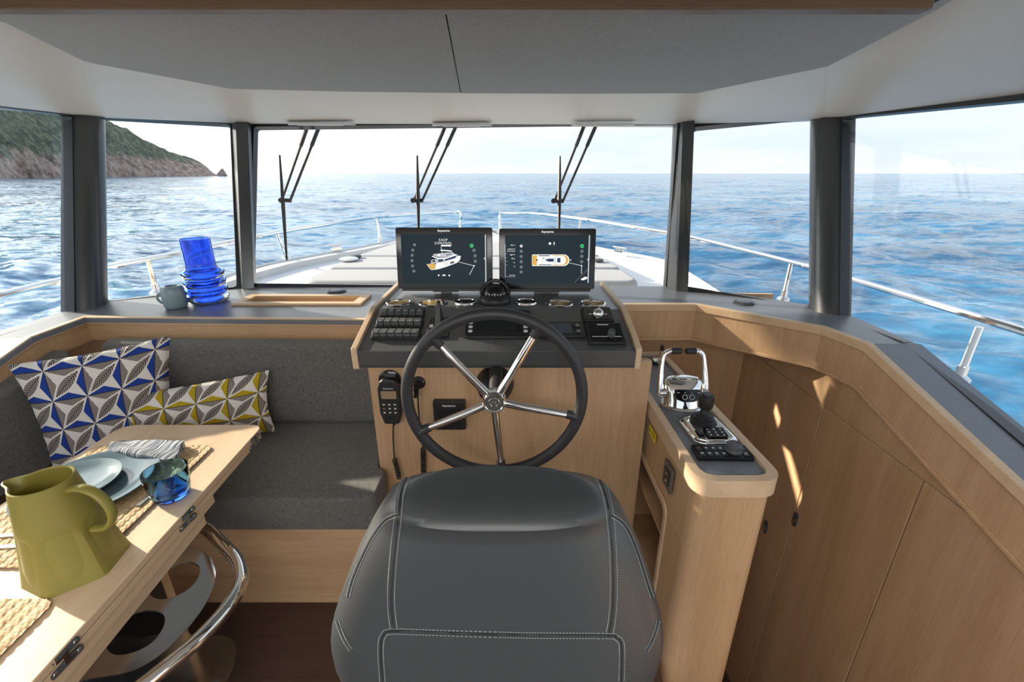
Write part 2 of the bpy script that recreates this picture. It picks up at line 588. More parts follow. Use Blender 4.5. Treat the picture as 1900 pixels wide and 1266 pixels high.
def ribbon(mb, path, h, d0, d1, below=0):
    """upright board following path (x,y,ztop); spans d0..d1 to the left of the path"""
    path = [V(p) for p in path]; N = len(path); rings = []
    for i, p in enumerate(path):
        ns = []
        if i > 0: e = path[i] - path[i - 1]; ns.append(V((-e.y, e.x, 0)).normalized())
        if i < N - 1: e = path[i + 1] - path[i]; ns.append(V((-e.y, e.x, 0)).normalized())
        nn = sum(ns, V()).normalized(); nn = nn / max(.4, nn.dot(ns[0]))
        a, b_ = p + nn * d0, p + nn * d1
        z0, z1 = p.z - below - h, p.z - below
        rings.append([V((a.x, a.y, z0)), V((b_.x, b_.y, z0)), V((b_.x, b_.y, z1)), V((a.x, a.y, z1))])
    return mb.loft(rings)


def text_obj(s, size, X, mat, parent, name='lettering', align='CENTER', extrude=0.0002, bold=0.0, space=1.0):
    cu = bpy.data.curves.new('t', 'FONT'); cu.body = s; cu.size = size; cu.align_x = align; cu.align_y = 'CENTER'
    cu.extrude = extrude; cu.offset = bold; cu.space_character = space; cu.resolution_u = 3
    o = bpy.data.objects.new('t', cu); COL.objects.link(o)
    dg = bpy.context.evaluated_depsgraph_get()
    me = bpy.data.meshes.new_from_object(o.evaluated_get(dg))
    bpy.data.objects.remove(o); bpy.data.curves.remove(cu)
    me.name = name
    inv = MW[parent].inverted() @ X
    me.transform(inv)
    me.materials.clear(); me.materials.append(M[mat])
    r = bpy.data.objects.new(name, me); COL.objects.link(r); r.parent = parent; MW[r] = MW[parent].copy()
    return r


# ================================================================== SEA, HEADLAND
SEA_Z = -1.65


def make_sea():
    na, nr = 640, 460
    ang = np.radians(np.linspace(-78, 78, na))
    r = np.concatenate([[1.2], np.geomspace(2.2, 30000, nr - 1)])
    R, A = np.meshgrid(r, ang, indexing='ij')
    x = R * np.sin(A); y = R * np.cos(A)
    rng = np.random.default_rng(3)
    z = np.zeros_like(x)
    spacing = np.gradient(r)[:, None] * np.ones_like(x)
    for i in range(70):
        lam = .8 * (1.062 ** i)
        kx = 2 * PI / lam
        th = rng.normal(math.radians(250), .55)
        amp = .0085 * min(lam, 2.2 + .13 * lam) ** .85 * rng.uniform(.6, 1.2)
        fade = np.clip(lam / (2.6 * spacing) - 1, 0, 1) * np.clip(1.3 - R / 900, 0, 1)
        ph = kx * (x * math.cos(th) + y * math.sin(th)) + rng.uniform(0, 6.28)
        s_ = np.sin(ph)
        z += amp * fade * (s_ + .25 * np.cos(2 * ph))
    z = z * 1.15 + SEA_Z
    z = np.where((x > -2.2) & (x < 1.6) & (y < 2.75), -2.6, z)      # the hull's own hollow
    co = np.stack([x, y, z], -1).reshape(-1, 3).astype(np.float32)
    me = bpy.data.meshes.new('sea')
    nv = na * nr; nf = (na - 1) * (nr - 1)
    me.vertices.add(nv); me.vertices.foreach_set('co', co.ravel())
    I, J = np.meshgrid(np.arange(nr - 1), np.arange(na - 1), indexing='ij')
    q = np.stack([I * na + J, (I + 1) * na + J, (I + 1) * na + J + 1, I * na + J + 1], -1).reshape(-1, 4)[:, ::-1]
    me.loops.add(nf * 4); me.loops.foreach_set('vertex_index', q.ravel().astype(np.int32))
    me.polygons.add(nf); me.polygons.foreach_set('loop_start', np.arange(0, nf * 4, 4, dtype=np.int32))
    me.update(calc_edges=True); me.validate()
    me.polygons.foreach_set('use_smooth', [True] * nf)
    me.materials.append(M['sea'])
    o = bpy.data.objects.new('sea', me); COL.objects.link(o); o['kind'] = 'stuff'
    tag(o, 'rippled blue open sea reaching to the horizon', 'sea')
make_sea()


def make_headland():
    # shore line: pixel columns on the water, back-projected; crest heights from the skyline
    sky = [(-260, 120), (-120, 150), (-60, 172), (0, 192), (60, 196), (130, 206), (195, 212), (235, 222), (265, 242), (300, 262), (325, 280), (352, 286), (375, 296), (395, 316), (402, 321)]
    def crest(u):
        for (u0, v0), (u1, v1) in zip(sky, sky[1:]):
            if u0 <= u <= u1: return v0 + (v1 - v0) * (u - u0) / (u1 - u0)
        return 322
    na, nb = 330, 70
    vs = []
    for i in range(na):
        u = -260 + (405 + 260) * i / (na - 1)
        dist = 430 + 330 * max(0, (u + 100)) / 500
        d = ray(u, 322); d.z = 0; d.normalize()
        dc = ray(u, crest(u)); hc = (dc.z / math.hypot(dc.x, dc.y)) * (dist + 60) + 1.7
        for j in range(nb):
            s_ = j / (nb - 1)
            rr = dist + 130 * s_
            prof = min(1, s_ / .46)
            hz = hc * (1.25 * prof ** .72 if prof < 1 else 1.25) / 1.25
            hz = hz * (1 - .25 * max(0, s_ - .46))
            p = V((d.x * rr, d.y * rr, 0))
            nn = noise.fractal(V((p.x * .03, p.y * .03, .3)), 1.0, 2.0, 5)
            n2 = noise.fractal(V((p.x * .14, p.y * .14, 1.3)), 1.0, 2.0, 3)
            p += d * (nn * 9 * (1 - s_))
            z = SEA_Z - 1.2 + hz * (1 + .04 * nn) + (n2 * 1.8 + nn * 1.0) * min(1, hz / 12) * (1 if s_ > 0 else 0)
            vs.append((p.x, p.y, z))
    mb = MB()
    mb.add(vs, [(i * nb + j, i * nb + j + 1, (i + 1) * nb + j + 1, (i + 1) * nb + j) for i in range(na - 1) for j in range(nb - 1)])
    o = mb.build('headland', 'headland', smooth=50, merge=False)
    tag(o, 'scrub covered rocky headland rising from the sea on the left', 'headland')
    # small stack off the point
    mb = MB()
    q = pz(409, 322.6, SEA_Z - 1.0); q = ray(409, 322); q.z = 0; q.normalize(); q = q * 740
    rings = []
    for k, (r_, z) in enumerate(((6.5, -2.5), (5, 1.5), (3.2, 4.5), (1.4, 7.0), (.3, 8.2))):
        rings.append([V((q.x + 1.2 * k + r_ * (1 + .3 * math.sin(3 * a + k)) * math.cos(a), q.y + r_ * math.sin(a), z)) for a in [2 * PI * i / 12 for i in range(12)]])
    mb.loft(rings)
    tag(mb.build('sea_stack', 'headland'), 'small pointed rock standing off the tip of the headland', 'rock')
make_headland()

# ================================================================== FOREDECK
CX = -.3   # the boat's centre line
edgeR = [px(1960, 905, 2.22), px(1900, 858, 2.22), px(1700, 703, 2.18), V((1.98, 3.0, .74)), pz(1350, 553, .75), V((1.80, 4.4, .79)), pz(1233, 485, .82), pz(1105, 460, .86), V((.35, 6.85, .90)), V((-.3, 7.15, .92))]
edgeL = [V((-2.85, 1.2, .62)), V((-2.85, 1.7, .68)), V((-2.82, 2.3, .74)), V((-2.72, 3.1, .82)), V((-2.62, 3.7, .87)), px(477, 496, -2.48), pz(560, 479, .91), pz(669, 459.5, .92), V((-1.15, 6.75, .93)), V((-.3, 7.15, .92))]
deck = thing('foredeck', 'white foredeck of the boat seen through the front windows', 'deck', (CX, 4.5, .6))
def cutedge(ed, y):          # the part of an edge line forward of y, and the part aft of it
    for i in range(len(ed) - 1):
        if ed[i].y <= y <= ed[i + 1].y:
            k = (y - ed[i].y) / (ed[i + 1].y - ed[i].y); q = ed[i] + (ed[i + 1] - ed[i]) * k
            return [q] + ed[i + 1:], ed[:i + 1] + [q]
def toward(p, d): return p + (V((CX, p.y - .15, p.z)) - p).normalized() * d
def at_y(ed, y): return cutedge(ed, y)[0][0] if y < ed[-1].y - .01 else ed[-1]
low = lambda p: V((p.x, p.y, p.z - .06))
mb = MB(); rows_ = []
for y in [2.93, 3.3, 3.7, 4.1, 4.5, 4.9, 5.3, 5.7, 6.1, 6.5, 6.8, 7.0, 7.1]:
    l, r = at_y(edgeL, y), at_y(edgeR, y)
    il, ir = l + V((min(.15, (CX - l.x) * .4), 0, 0)), r + V((-min(.15, (r.x - CX) * .4), 0, 0))
    rows_.append([l, il, low(il), V((CX, y, .5 * (l.z + r.z) - .02)), low(ir), ir, r])
mb.loft(rows_, closed=False)
mb.build('deck_surface', 'deck', deck, smooth=30)
mb = MB()
for ed in (edgeL, edgeR):
    mb.loft([[p, V((CX + (p.x - CX) * .97, p.y * .985, p.z - .5)), V((CX + (p.x - CX) * .86, p.y * .95, SEA_Z - .4))] for p in cutedge(ed, 2.93)[0]], closed=False)
mb.build('hull_side', 'deck', deck, smooth=40)
for ed in (edgeL, edgeR):
    mb = MB(); mb.tube(spline(cutedge(ed, 2.93)[0], 4), .018, 8)
    mb.build('gunwale_bead', 'deck', deck)
for ed, sg in ((edgeL, 1), (edgeR, -1)):
    mb = MB(); pr = cutedge(ed, 2.93)[1]
    mb.loft([[p, p + V((sg * .16, 0, 0)), V((p.x + sg * .18, p.y, p.z - .3)), V((p.x + sg * .06, p.y, p.z - .3))] for p in pr])
    struct(mb.build('wall_bulwark', 'deck', smooth=30))

# sun pads on the foredeck
ys = [(3.42, 3.93), (3.96, 4.56), (4.59, 5.60)]
xs = [((-1.66, 1.02), (-1.66, .98)), ((-1.66, .98), (-1.61, .92)), ((-1.61, .92), (-1.40, .72))]
lab = ['grey white sunpad section nearest the windows on the foredeck', 'middle grey white sunpad section on the foredeck', 'far grey white sunpad section towards the bow']
for (y0, y1), (a, b_), lb in zip(ys, xs, lab):
    mb = MB(); mb.prism(rnd([(a[0], y0), (a[1], y0), (b_[1], y1), (b_[0], y1)], .06 if y0 > 3.5 else .14, 5), .80, .965)
    tag(mb.build('sunpad', 'pad', bevel=.05, segs=4), lb, 'sunpad', 'sunpad sections on the foredeck')


def cleat(p, rz, label):
    t_ = thing('mooring_cleat', label, 'cleat', Matrix.Translation(p) @ Matrix.Rotation(rz, 4, 'Z'), 'deck fittings')
    mb2 = MB().at(MW[t_]); mb2.box((0, 0, .01), (.12, .04, .02)); mb2.cyl((-.03, 0, .02), (-.03, 0, .05), .012, n=10); mb2.cyl((.03, 0, .02), (.03, 0, .05), .012, n=10)
    mb2.build('foot', 'steel', t_)
    mb3 = MB().at(MW[t_]); mb3.tube([(-.10, 0, .055), (-.03, 0, .05), (.03, 0, .05), (.10, 0, .055)], [.007, .014, .014, .007], 10)
    mb3.build('horn', 'steel', t_)
cleat(pz(624, 464, .94), .9, 'small steel cleat on the left gunwale near the bow')
cleat(pz(1149, 468, .88), -.9, 'small steel cleat on the right gunwale beside the right screen')
for (u, v, r_, lb) in ((647, 482, .09, 'low round steel hatch fitting on the left of the sunpad'), (659, 477, .06, 'small dark deck fitting behind the round hatch fitting'), (1110, 484.5, .05, 'small dark deck fitting right of the right screen')):
    p = pz(u, v, .975); mb = MB()
    mb.lathe([(0, .0), (r_, 0), (r_, .012), (r_ * .8, .02), (0, .022)], 20, p)
    tag(mb.build('deck_fitting', 'steel' if r_ > .07 else 'darkgrey'), lb, 'deck fitting')


def rail(name, label, pts, posts):
    t_ = thing(name, label, 'guardrail', (pts[0].x, pts[0].y, .6))
    mb = MB(); mb.tube(spline(pts, 8), .02, 10); mb.build('top_rail', 'chrome', t_)
    for a, b_ in posts:
        mb = MB(); mb.cyl(a, b_, .016, n=10); pst = mb.build('post', 'chrome', t_)
        mb = MB(); mb.lathe([(0, 0), (.045, 0), (.045, .012), (.024, .03), (.024, .075), (0, .075)], 14, b_ - V((0, 0, .005))); mb.build('post_foot', 'steel', pst)
L1 = [V((-2.82, 1.0, 1.10)), px(0, 548, -2.82), px(130, 516, -2.80), px(195, 497, -2.80), px(330, 470, -2.66), pz(470, 440, 1.19), pz(560, 424, 1.19), pz(700, 403, 1.19), pz(800, 396, 1.19), pz(845, 393.5, 1.19), pz(855, 397, 1.17), pz(854, 415, 1.02), pz(853, 440, .86)]
R1 = [pz(930, 445, .84), pz(928, 418, 1.02), pz(928, 398, 1.17), pz(936, 394.5, 1.19), pz(1000, 397, 1.19), pz(1100, 409, 1.18), pz(1190, 424, 1.17), pz(1280, 440, 1.15), pz(1390, 467, 1.14), px(1500, 495, 2.12), px(1570, 515, 2.2), px(1740, 566, 2.22), px(1900, 615, 2.22), V((2.22, 1.1, 1.10))]
rail('bow_rail', 'polished steel guardrail curving along the left side of the foredeck', L1,
     [(px(275, 484, -2.72), px(291, 544, -2.72)), (pz(514, 432, 1.19), pz(531, 479, .92)), (pz(700, 404, 1.18), pz(706, 451, .93))])
rail('bow_rail', 'polished steel guardrail along the right side outside the windows', R1,
     [(px(1468, 490, 2.04), px(1453, 556, 2.0)), (px(1818, 607, 2.2), px(1779, 704, 2.2)), (pz(1241, 436, 1.15), pz(1237, 486, .83)), (pz(1077, 408, 1.18), pz(1074, 452, .87))])

# ================================================================== WINDOWS, PILLARS
ZS, ZT = 1.085, 2.03
XL = lambda z: -2.262 - (z - ZS) * .045
XR = lambda z: 1.655 + (z - ZS) * .088
SLOPE = .27
YK = 1.76


def window(n, quad, label=None, t_in=.02, border=.035):
    """frame ring round the glass polygon (3-D, planar), with the pane as its part"""
    q = [V(p) for p in quad]; N = len(q)
    nrm = geometry.normal(q)
    c = sum(q, V()) / N
    if nrm.dot(c - V((CX, .5, 1.5))) < 0: nrm = -nrm      # outward
    X = frame(c, q[1] - q[0], z=nrm); Xi = X.inverted()
    l2 = [((Xi @ p).x, (Xi @ p).y) for p in q]
    inner = rnd(l2, .02, 4); outer = rnd(inset(l2, -border), .02, 4)
    mb = MB().at(X); k = len(inner)
    mb.loft([[V((x, y, z)) for x, y in lp] for lp, z in ((outer, -t_in), (outer, .03), (inner, .03), (inner, -t_in), (outer, -t_in))], cap=False)
    o = struct(mb.build('window_%d' % n, 'frame'))
    mb = MB().at(X); mb.prism(inset(l2, -.008), .0, .006)
    mb.build('pane', 'glass', o, smooth=0)
    return X, l2


w1 = [px(131, 580, XL(ZS)), V((XL(ZS), 1.80, ZS)), V((XL(.5), -1.0, ZS - .27 * 2.8)), V((XL(2.0), -1.0, 1.93)), px(0, 200, XL(ZT)), px(127, 215, XL(ZT))]
w1 = [V((XL(p.z), p.y, p.z)) for p in w1]
w5 = [px(1565, 589, XR(ZS)), px(1681, 634, XR(ZS)), px(1900, 817, XR(.95)), V((0, -1.0, 0)), V((0, -1.0, 0)), px(1900, 188, XR(1.98)), px(1570, 220, XR(ZT))]
k1 = (w5[1].z - w5[2].z) / (w5[1].y - w5[2].y)
w5[3] = V((0, -1.0, w5[2].z - k1 * (w5[2].y + 1))); k2 = (w5[6].z - w5[5].z) / (w5[6].y - w5[5].y)
w5[4] = V((0, -1.0, w5[5].z - k2 * (w5[5].y + 1)))
w5 = [V((XR(p.z), p.y, p.z)) for p in w5]
w2 = [pz(195, 560, ZS), pz(440, 533, ZS), pz(427, 231, ZT), pz(193, 222, ZT)]
w3 = [pz(476, 528, ZS), pz(1238, 534, ZS), pz(1250, 235, ZT), pz(466, 231.5, ZT)]
w4 = [pz(1273.5, 535, ZS), pz(1504, 568, ZS), pz(1508, 225, ZT), pz(1285, 232, ZT)]
window(1, w1); window(2, w2)
W3X, _ = window(3, w3)
window(4, w4); window(5, w5)
print('W2', w2, 'W3', w3, 'W4', w4, 'W5', w5[0], w5[6], 'W1', w1[0], w1[5])


def pillar(n, a0, b0, a1, b1, bulge, out, square=False, mat='pillar'):
    """post between two panes: a = left glass edge, b = right glass edge, 0 bottom, 1 top"""
    rings = []
    for a, b_ in ((a0, b0), (a1, b1)):
        e = (b_ - a); n_ = V((e.y, -e.x, 0)).normalized()
        c = (a + b_) / 2
        if n_.dot(V((CX, .6, 0)) - V((c.x, c.y, 0))) < 0: n_ = -n_
        e.z = 0
        if square and rings: n_ = n0
        n0 = n_
        pts = []
        if square:
            for s_, d in ((0.06, -.05), (0.06, .012), (.10, bulge), (.68, bulge), (.97, .012), (.97, -.05)):
                pts.append(a + (b_ - a) * s_ + n_ * d)
        else:
            pts.append(a + (b_ - a) * .03 - n_ * out)
            for k in range(13):
                s_ = .03 + .94 * k / 12
                pts.append(a + (b_ - a) * s_ + n_ * (.012 + bulge * (math.sin(PI * k / 12) ** .6)))
            pts.append(b_ - (b_ - a) * .03 - n_ * out)
        rings.append(pts)
    r0 = [p + (q - p) * -.02 for p, q in zip(rings[0], rings[1])]; r1 = [q + (q - p) * .03 for p, q in zip(rings[0], rings[1])]
    mb = MB(); mb.loft([r0, r1])
    return struct(mb.build('trim_%d' % n, mat, smooth=40))
pillar(1, w1[0], w2[0], w1[5], w2[3], .055, .06)
pillar(2, w2[1], w3[0], w2[2], w3[3], .09, .05, True)
pillar(3, w4[0], w3[1], w4[3], w3[2], .09, .05, True)
pillar(4, w4[1], w5[0], w4[2], w5[6], .055, .06)

# wipers, outside the front pane
n3 = (W3X.to_3x3() @ V((0, 0, 1))).normalized()
wp0 = W3X.translation + n3 * .09
for i, (a, b_, j, t0, t1, lb) in enumerate((
        ((573, 228), (595, 228), (530, 372), (519, 288), (532, 483), 'leftmost of the three black windscreen wipers'),
        ((829, 228), (849, 228), (775, 372), (774, 289), (777, 440), 'middle of the three black windscreen wipers'),
        ((1086, 228), (1108, 228), (1036, 373), (1039, 290), (1037, 440), 'rightmost of the three black windscreen wipers'))):
    Q = lambda p, k=0.: pp(p[0], p[1], wp0 + n3 * k, n3)
    t_ = thing('windscreen_wiper', lb, 'wiper', Q(j), 'windscreen wipers')
    ja, jb = (j[0] - 7, j[1] - 1), (j[0] + 9, j[1] - 1)
    for k, (tp, jj) in enumerate(((a, ja), (b_, jb))):
        mid = (tp[0] + (jj[0] - tp[0]) * .30, tp[1] + (jj[1] - tp[1]) * .30)
        mb = MB(); mb.tube([Q(tp), Q(mid)], [.012, .012], 8); mb.tube([Q(mid), Q(jj)], [.008, .008], 8)
        mb.build('arm', 'rubber', t_)
    mb = MB(); mb.tube([Q((j[0] - 11, j[1])), Q((j[0] + 10, j[1]))], .013, 8); mb.cyl(Q((j[0] - 9, j[1])), Q((j[0] - 9, j[1]), -.03), .016, n=10)
    mb.build('joint', 'rubber', t_)
    mid = ((t0[0] + t1[0]) / 2, (t0[1] + t1[1]) / 2)
    mb = MB(); mb.tube([Q(t0, -.03), Q(mid, -.025), Q(t1, -.03)], [.006, .013, .007], 6)
    for q in (.42, .50, .58, .66):
        p = (t0[0] + (t1[0] - t0[0]) * q, t0[1] + (t1[1] - t0[1]) * q); mb.box(Q(p, -.015), (.014, .014, .03))
    mb.build('blade', 'rubber', t_)

# ================================================================== CEILING, HEADER
# padded headliner edge, in plan; its plane rises slightly aft
HP0, HN = V((0, 2.2, 2.08)), V((0, .055, 1)).normalized()
H = lambda u, v: pp(u, v, HP0, HN)
Tl = [px(0, 50, -1.37), H(145, 115), H(428, 167), H(640, 172), H(857, 175)]
Tr = [H(857, 175), H(1080, 176), H(1295, 175), H(1545, 125), px(1742, 17, 1.075)]
yb = 1.27
plane_z = lambda x, y: 2.08 + .055 * (2.2 - y)
Bt = [V((XL(ZT) + .02, -2.2, 1.90)), V((XL(ZT) + .02, .4, 1.99)), px(0, 197, XL(ZT) + .02), pz(163, 212, 2.037), pz(430, 227, 2.037), pz(1262, 233, 2.037), pz(1530, 219, 2.03), px(1900, 174, XR(ZT) - .02)]
kk = (Bt[6].z - Bt[7].z) / (Bt[6].y - Bt[7].y)
Bt.append(V((Bt[7].x, -2.2, Bt[7].z - kk * (Bt[7].y + 2.2) * .6)))
Tp = [V((-1.34, -2.2, 2.16)), V((-1.34, .4, 2.165)), V((-1.34, 1.2, 2.17)), V((Tl[1].x + .04, Tl[1].y - .03, 2.14)), V((Tl[2].x + .02, Tl[2].y - .05, 2.125)), V((Tr[2].x - .02, Tr[2].y - .05, 2.125)), V((Tr[3].x - .04, Tr[3].y - .03, 2.14)), V((1.04, 1.2, 2.17)), V((1.04, -2.2, 2.165))]
mb = MB()
Bo = []
for i, p in enumerate(Bt):
    d = (p - V((CX, p.y * .4, p.z))); d.z = 0; d.normalize(); Bo.append(p + d * .16)
for i in range(len(Bt) - 1):
    mb.quad(Tp[i], Tp[i + 1], Bt[i + 1], Bt[i])
mb.quad(*[V((p.x, p.y, p.z + .0)) for p in (Tp[0], Tp[1], Tp[2], Tp[7], Tp[8])])
mb.quad(Tp[2], Tp[3], Tp[4], Tp[5], Tp[6], Tp[7])
ceiling = struct(mb.build('ceiling', 'white', smooth=0, merge=True))
mb = MB()
for i in range(len(Bt) - 1):
    mb.quad(Bt[i], Bt[i + 1], Bo[i + 1], Bo[i])
mb.build('header_ledge', 'white', ceiling, smooth=0)
mb = MB()   # outer roof that keeps the light out
mb.bb((-2.75, -2.3, 2.19), (2.15, 3.36, 2.26)); mb.build('roof', 'deck', ceiling)
mb = MB()
top = [V((p.x, p.y, 2.19)) for p in Bo]
for i in range(len(Bo) - 1): mb.quad(Bo[i], Bo[i + 1], top[i + 1], top[i])
mb.build('roof_skirt', 'deck', ceiling, smooth=0)
for pts, rev in ((Tl, False), (Tr, True)):
    p2 = [(p.x, p.y) for p in pts]
    if rev: poly = p2 + [(p2[-1][0] - .02, yb), (H(828, 22).x + .001, yb)]; poly[0] = (p2[0][0] + .001, p2[0][1])
    else: poly = [(-1.39, yb)] + p2 + [(H(828, 22).x - .001, yb)]; poly[-2] = (p2[-1][0] - .001, p2[-1][1])
    poly = [q for k, q in enumerate(poly) if k == 0 or (V(q) - V(poly[k - 1])).length > .01]
    mb = MB()
    n_ = len(poly)
    bot = [V((x, y, plane_z(x, y))) for x, y in poly]
    ins = inset(poly, .05)
    ring0 = [V((p.x, p.y, p.z + .05)) for p in bot]
    ring1 = [V((p.x, p.y, p.z + .012)) for p in bot]
    ins1 = inset(poly, .02)
    sm = [0, len(poly) - 1] if rev else [len(poly) - 2, len(poly) - 1]        # the two ends of the seam stay tight
    for k_ in sm:
        g_ = 1 if rev else -1
        ins1[k_] = (poly[k_][0] + .0003 * g_, ins1[k_][1]); ins[k_] = (poly[k_][0] + .0012 * g_, ins[k_][1])
    ring2 = [V((x, y, plane_z(x, y) + .002)) for x, y in ins1]
    ring3 = [V((x, y, plane_z(x, y) - .006)) for x, y in ins]
    mb.loft([ring0, ring1, ring2, ring3])
    mb.build('headliner_panel', 'headliner', ceiling, smooth=60)
# batten and slot behind the pads
mb = MB(); mb.bb((-2.1, 1.19, 2.092), (.935, 1.228, 2.16)); mb.build('batten', 'batten', ceiling, bevel=.003)
mb = MB(); mb.bb((-2.1, 1.226, 2.125), (.99, 1.268, 2.17)); mb.build('dark_slot', 'ink', ceiling)
mb = MB(); mb.bb((-2.1, 1.14, 2.125), (.93, 1.189, 2.17)); mb.build('dark_slot', 'ink', ceiling)
# slim white demister vents over the front windows
for u0, u1, v, lb in ((537, 651, 229.5, 'slim white demister vent above the left wiper'), (806, 907, 231.5, 'slim white demister vent above the middle wiper'), (1067, 1174, 231.5, 'slim white demister vent above the right wiper')):
    a, b_ = pz(u0, v, 2.028), pz(u1, v, 2.028)
    t_ = thing('demister_vent', lb, 'vent', (a + b_) / 2, 'white vents above the windscreen')
    mb = MB(); c = (a + b_) / 2; w_ = (b_ - a).x
    mb.prism([(a.x, a.y - .03), (b_.x, a.y - .03), (b_.x + .02, a.y + .03), (a.x - .02, a.y + .03)], 2.022, 2.034); mb.build('bezel', 'deck', t_, bevel=.003)
    mb = MB(); mb.bb((a.x + .05, a.y - .034, 2.018), (b_.x - .05, a.y + .012, 2.0225)); mb.build('slot', 'print_white', t_)

# ================================================================== HULL WALLS, FLOOR
mb = MB(); mb.bb((-2.3, -2.2, -.05), (.555, 2.6, 0)); struct(mb.build('floor', 'floor'))
mb = MB(); mb.bb((.555, -2.2, -1.55), (1.6, 2.7, -1.5)); struct(mb.build('floor', 'floor'))
for k in range(4):
    mb = MB(); mb.bb((.86, .75 - .26 * k, -1.5), (1.48, .75 - .26 * (k + 1), -1.25 + .25 * k)); struct(mb.build('trim_%d' % (20 + k), 'floor'))
mb = MB(); mb.bb((.535, -2.2, -1.5), (.555, 2.66, -.05)); struct(mb.build('wall_stair', 'oak_z'))
WX = 1.49
Xw = Matrix(((0, 0, 1, WX), (1, 0, 0, 0), (0, 1, 0, 0), (0, 0, 0, 1)))
ZD = .708
mb = MB().at(Xw); mb.prism([(-1.6, -1.5), (2.68, -1.5), (2.68, 1.0), (1.74, 1.0), (-1.6, 1.0 - .28 * 3.34)], .014, .04); wr = struct(mb.build('wall_right', 'oak_z'))
mb = MB().at(Xw); mb.prism([(.72, ZD + .004), (2.66, ZD + .004), (2.66, 1.0), (1.74, 1.0)], 0, .013); mb.build('lining_board', 'oak_z', wr)
for i, (y0, y1) in enumerate(((1.893, 2.655), (1.343, 1.887), (.60, 1.337), (-1.5, .594))):
    tp = lambda y: min(ZD, 1.0 - .28 * max(0, 1.74 - y))
    mb = MB().at(Xw); mb.prism([(y0, -1.5), (y1, -1.5), (y1, tp(y1)), ] + ([(.70, ZD)] if y0 < .7 < y1 else []) + [(y0, tp(y0))], 0, .013)
    d = struct(mb.build('door_%d' % (i + 1), 'oak_z', bevel=.002, segs=2))
    if i < 2:
        p = px(1421, 978, WX) if i == 0 else px(1476, 964, WX)
        mb = MB().at(Xw); mb.prism(rnd(rect(p.y - .017, p.z - .042, p.y + .017, p.z + .042), .016, 5), -.005, .004); h_ = mb.build('latch_plate', 'darkgrey', d)
        mb = MB().at(Xw); mb.prism(rnd(rect(p.y - .010, p.z - .028, p.y + .010, p.z + .004), .009, 5), -.008, -.004); mb.build('finger_pull', 'steel', h_)
mb = MB(); mb.bb((.50, 2.66, -1.5), (1.60, 2.685, 1.06)); struct(mb.build('wall_front', 'oak_z'))
mb = MB(); mb.bb((-2.24, -1.6, 0), (-2.20, 2.6, 1.06)); struct(mb.build('wall_left', 'oak_z'))
mb = MB(); mb.bb((-2.3, -2.30, -1.0), (1.7, -2.24, .85)); struct(mb.build('light_blocker_back', 'laminate'))  # unseen half wall, added to darken the low parts of the cabin
# hull sides below the glass
mb = MB()
mb.bb((-2.34, -1.6, -1.6), (-2.30, 2.4, .40)); mb.bb((1.70, -1.6, -1.6), (1.74, 2.4, .40)); mb.bb((-1.7, 2.84, -1.6), (1.05, 2.88, 1.04))
mb.hexa([V(p) for p in ((-2.40, 2.40, .94), (-1.7, 2.84, .94), (-1.7, 2.88, .94), (-2.40, 2.46, .94), (-2.40, 2.40, 1.04), (-1.7, 2.84, 1.04), (-1.7, 2.88, 1.04), (-2.40, 2.46, 1.04))])
mb.hexa([V(p) for p in ((1.74, 2.40, .94), (1.05, 2.84, .94), (1.05, 2.88, .94), (1.74, 2.46, .94), (1.74, 2.40, 1.04), (1.05, 2.84, 1.04), (1.05, 2.88, 1.04), (1.74, 2.46, 1.04))])
struct(mb.build('wall_outer', 'deck'))
for sx_, xx in ((1, 1.70), (-1, -2.30)):
    mb = MB()
    pr = [(2.4, -1.0), (2.4, 1.04), (YK, 1.04), (-1.6, 1.04 - .29 * (YK + 1.6)), (-1.6, -1.0)]
    Xq = Matrix(((0, 0, 1, xx), (1, 0, 0, 0), (0, 1, 0, 0), (0, 0, 0, 1)))
    mb.at(Xq).prism(pr, -.02, .02); struct(mb.build('wall_outer', 'deck'))

# ================================================================== WINDOW COUNTER
counter = thing('window_counter', 'slate grey laminate counter edged in oak running under all the windows', 'counter', (CX, 2.4, 1.06))
railL = [V((-.605, 2.052, ZS)), V((-2.095, 2.095, ZS)), V((-2.075, 1.82, ZS)), V((-2.075, -1.2, ZS - .30 * 3.02))]
railR = [V((.487, 2.33, ZS)), V((.995, 2.33, ZS)), V((1.428, 1.95, ZS)), V((1.475, 1.74, ZS)), V((1.475, -1.2, ZS - .28 * 2.94))]
outer = [(1.69, 1.74), (1.69, 2.27), (1.61, 2.335), (1.09, 2.735), (.97, 2.752), (-1.635, 2.84), (-1.725, 2.765), (-2.275, 2.42), (-2.31, 2.2), (-2.31, 1.82)]
tray = rect(-1.47, 2.345, -.845, 2.475)
poly = [(p.x, p.y) for p in railL[2::-1]] + [(-.605, 2.335), (.487, 2.335)] + [(p.x, p.y) for p in railR[:4]] + outer
mb = MB(); mb.prism(poly, 1.062, ZS, [tray]); mb.build('top_panel', 'laminate', counter, smooth=0)
for (a, xo, sl) in ((railR[3], 1.70, .28), (railL[2], -2.31, .30)):
    y1 = -1.2; dz = sl * (a.y - y1); g = .003
    mb = MB()
    p = [V((a.x, a.y - g, ZS)), V((xo, a.y - g, ZS)), V((xo, y1, ZS - dz)), V((a.x, y1, ZS - dz))]
    mb.hexa([q - V((0, 0, .023)) for q in p] + p); mb.build('top_panel', 'laminate', counter, smooth=0)
mb = MB(); ribbon(mb, railL, .036, -.004, -.034, -.004); mb.build('edge_rail', 'oak_light_x', counter, bevel=.004)
mb = MB(); ribbon(mb, railL[:3] + [railL[3]], .09, -.02, -.034, .032); mb.build('fascia_board', 'oak_x', counter)
mb = MB(); ribbon(mb, railR, .040, -.004, .03, -.004); mb.build('edge_rail', 'oak_light_x', counter, bevel=.004)
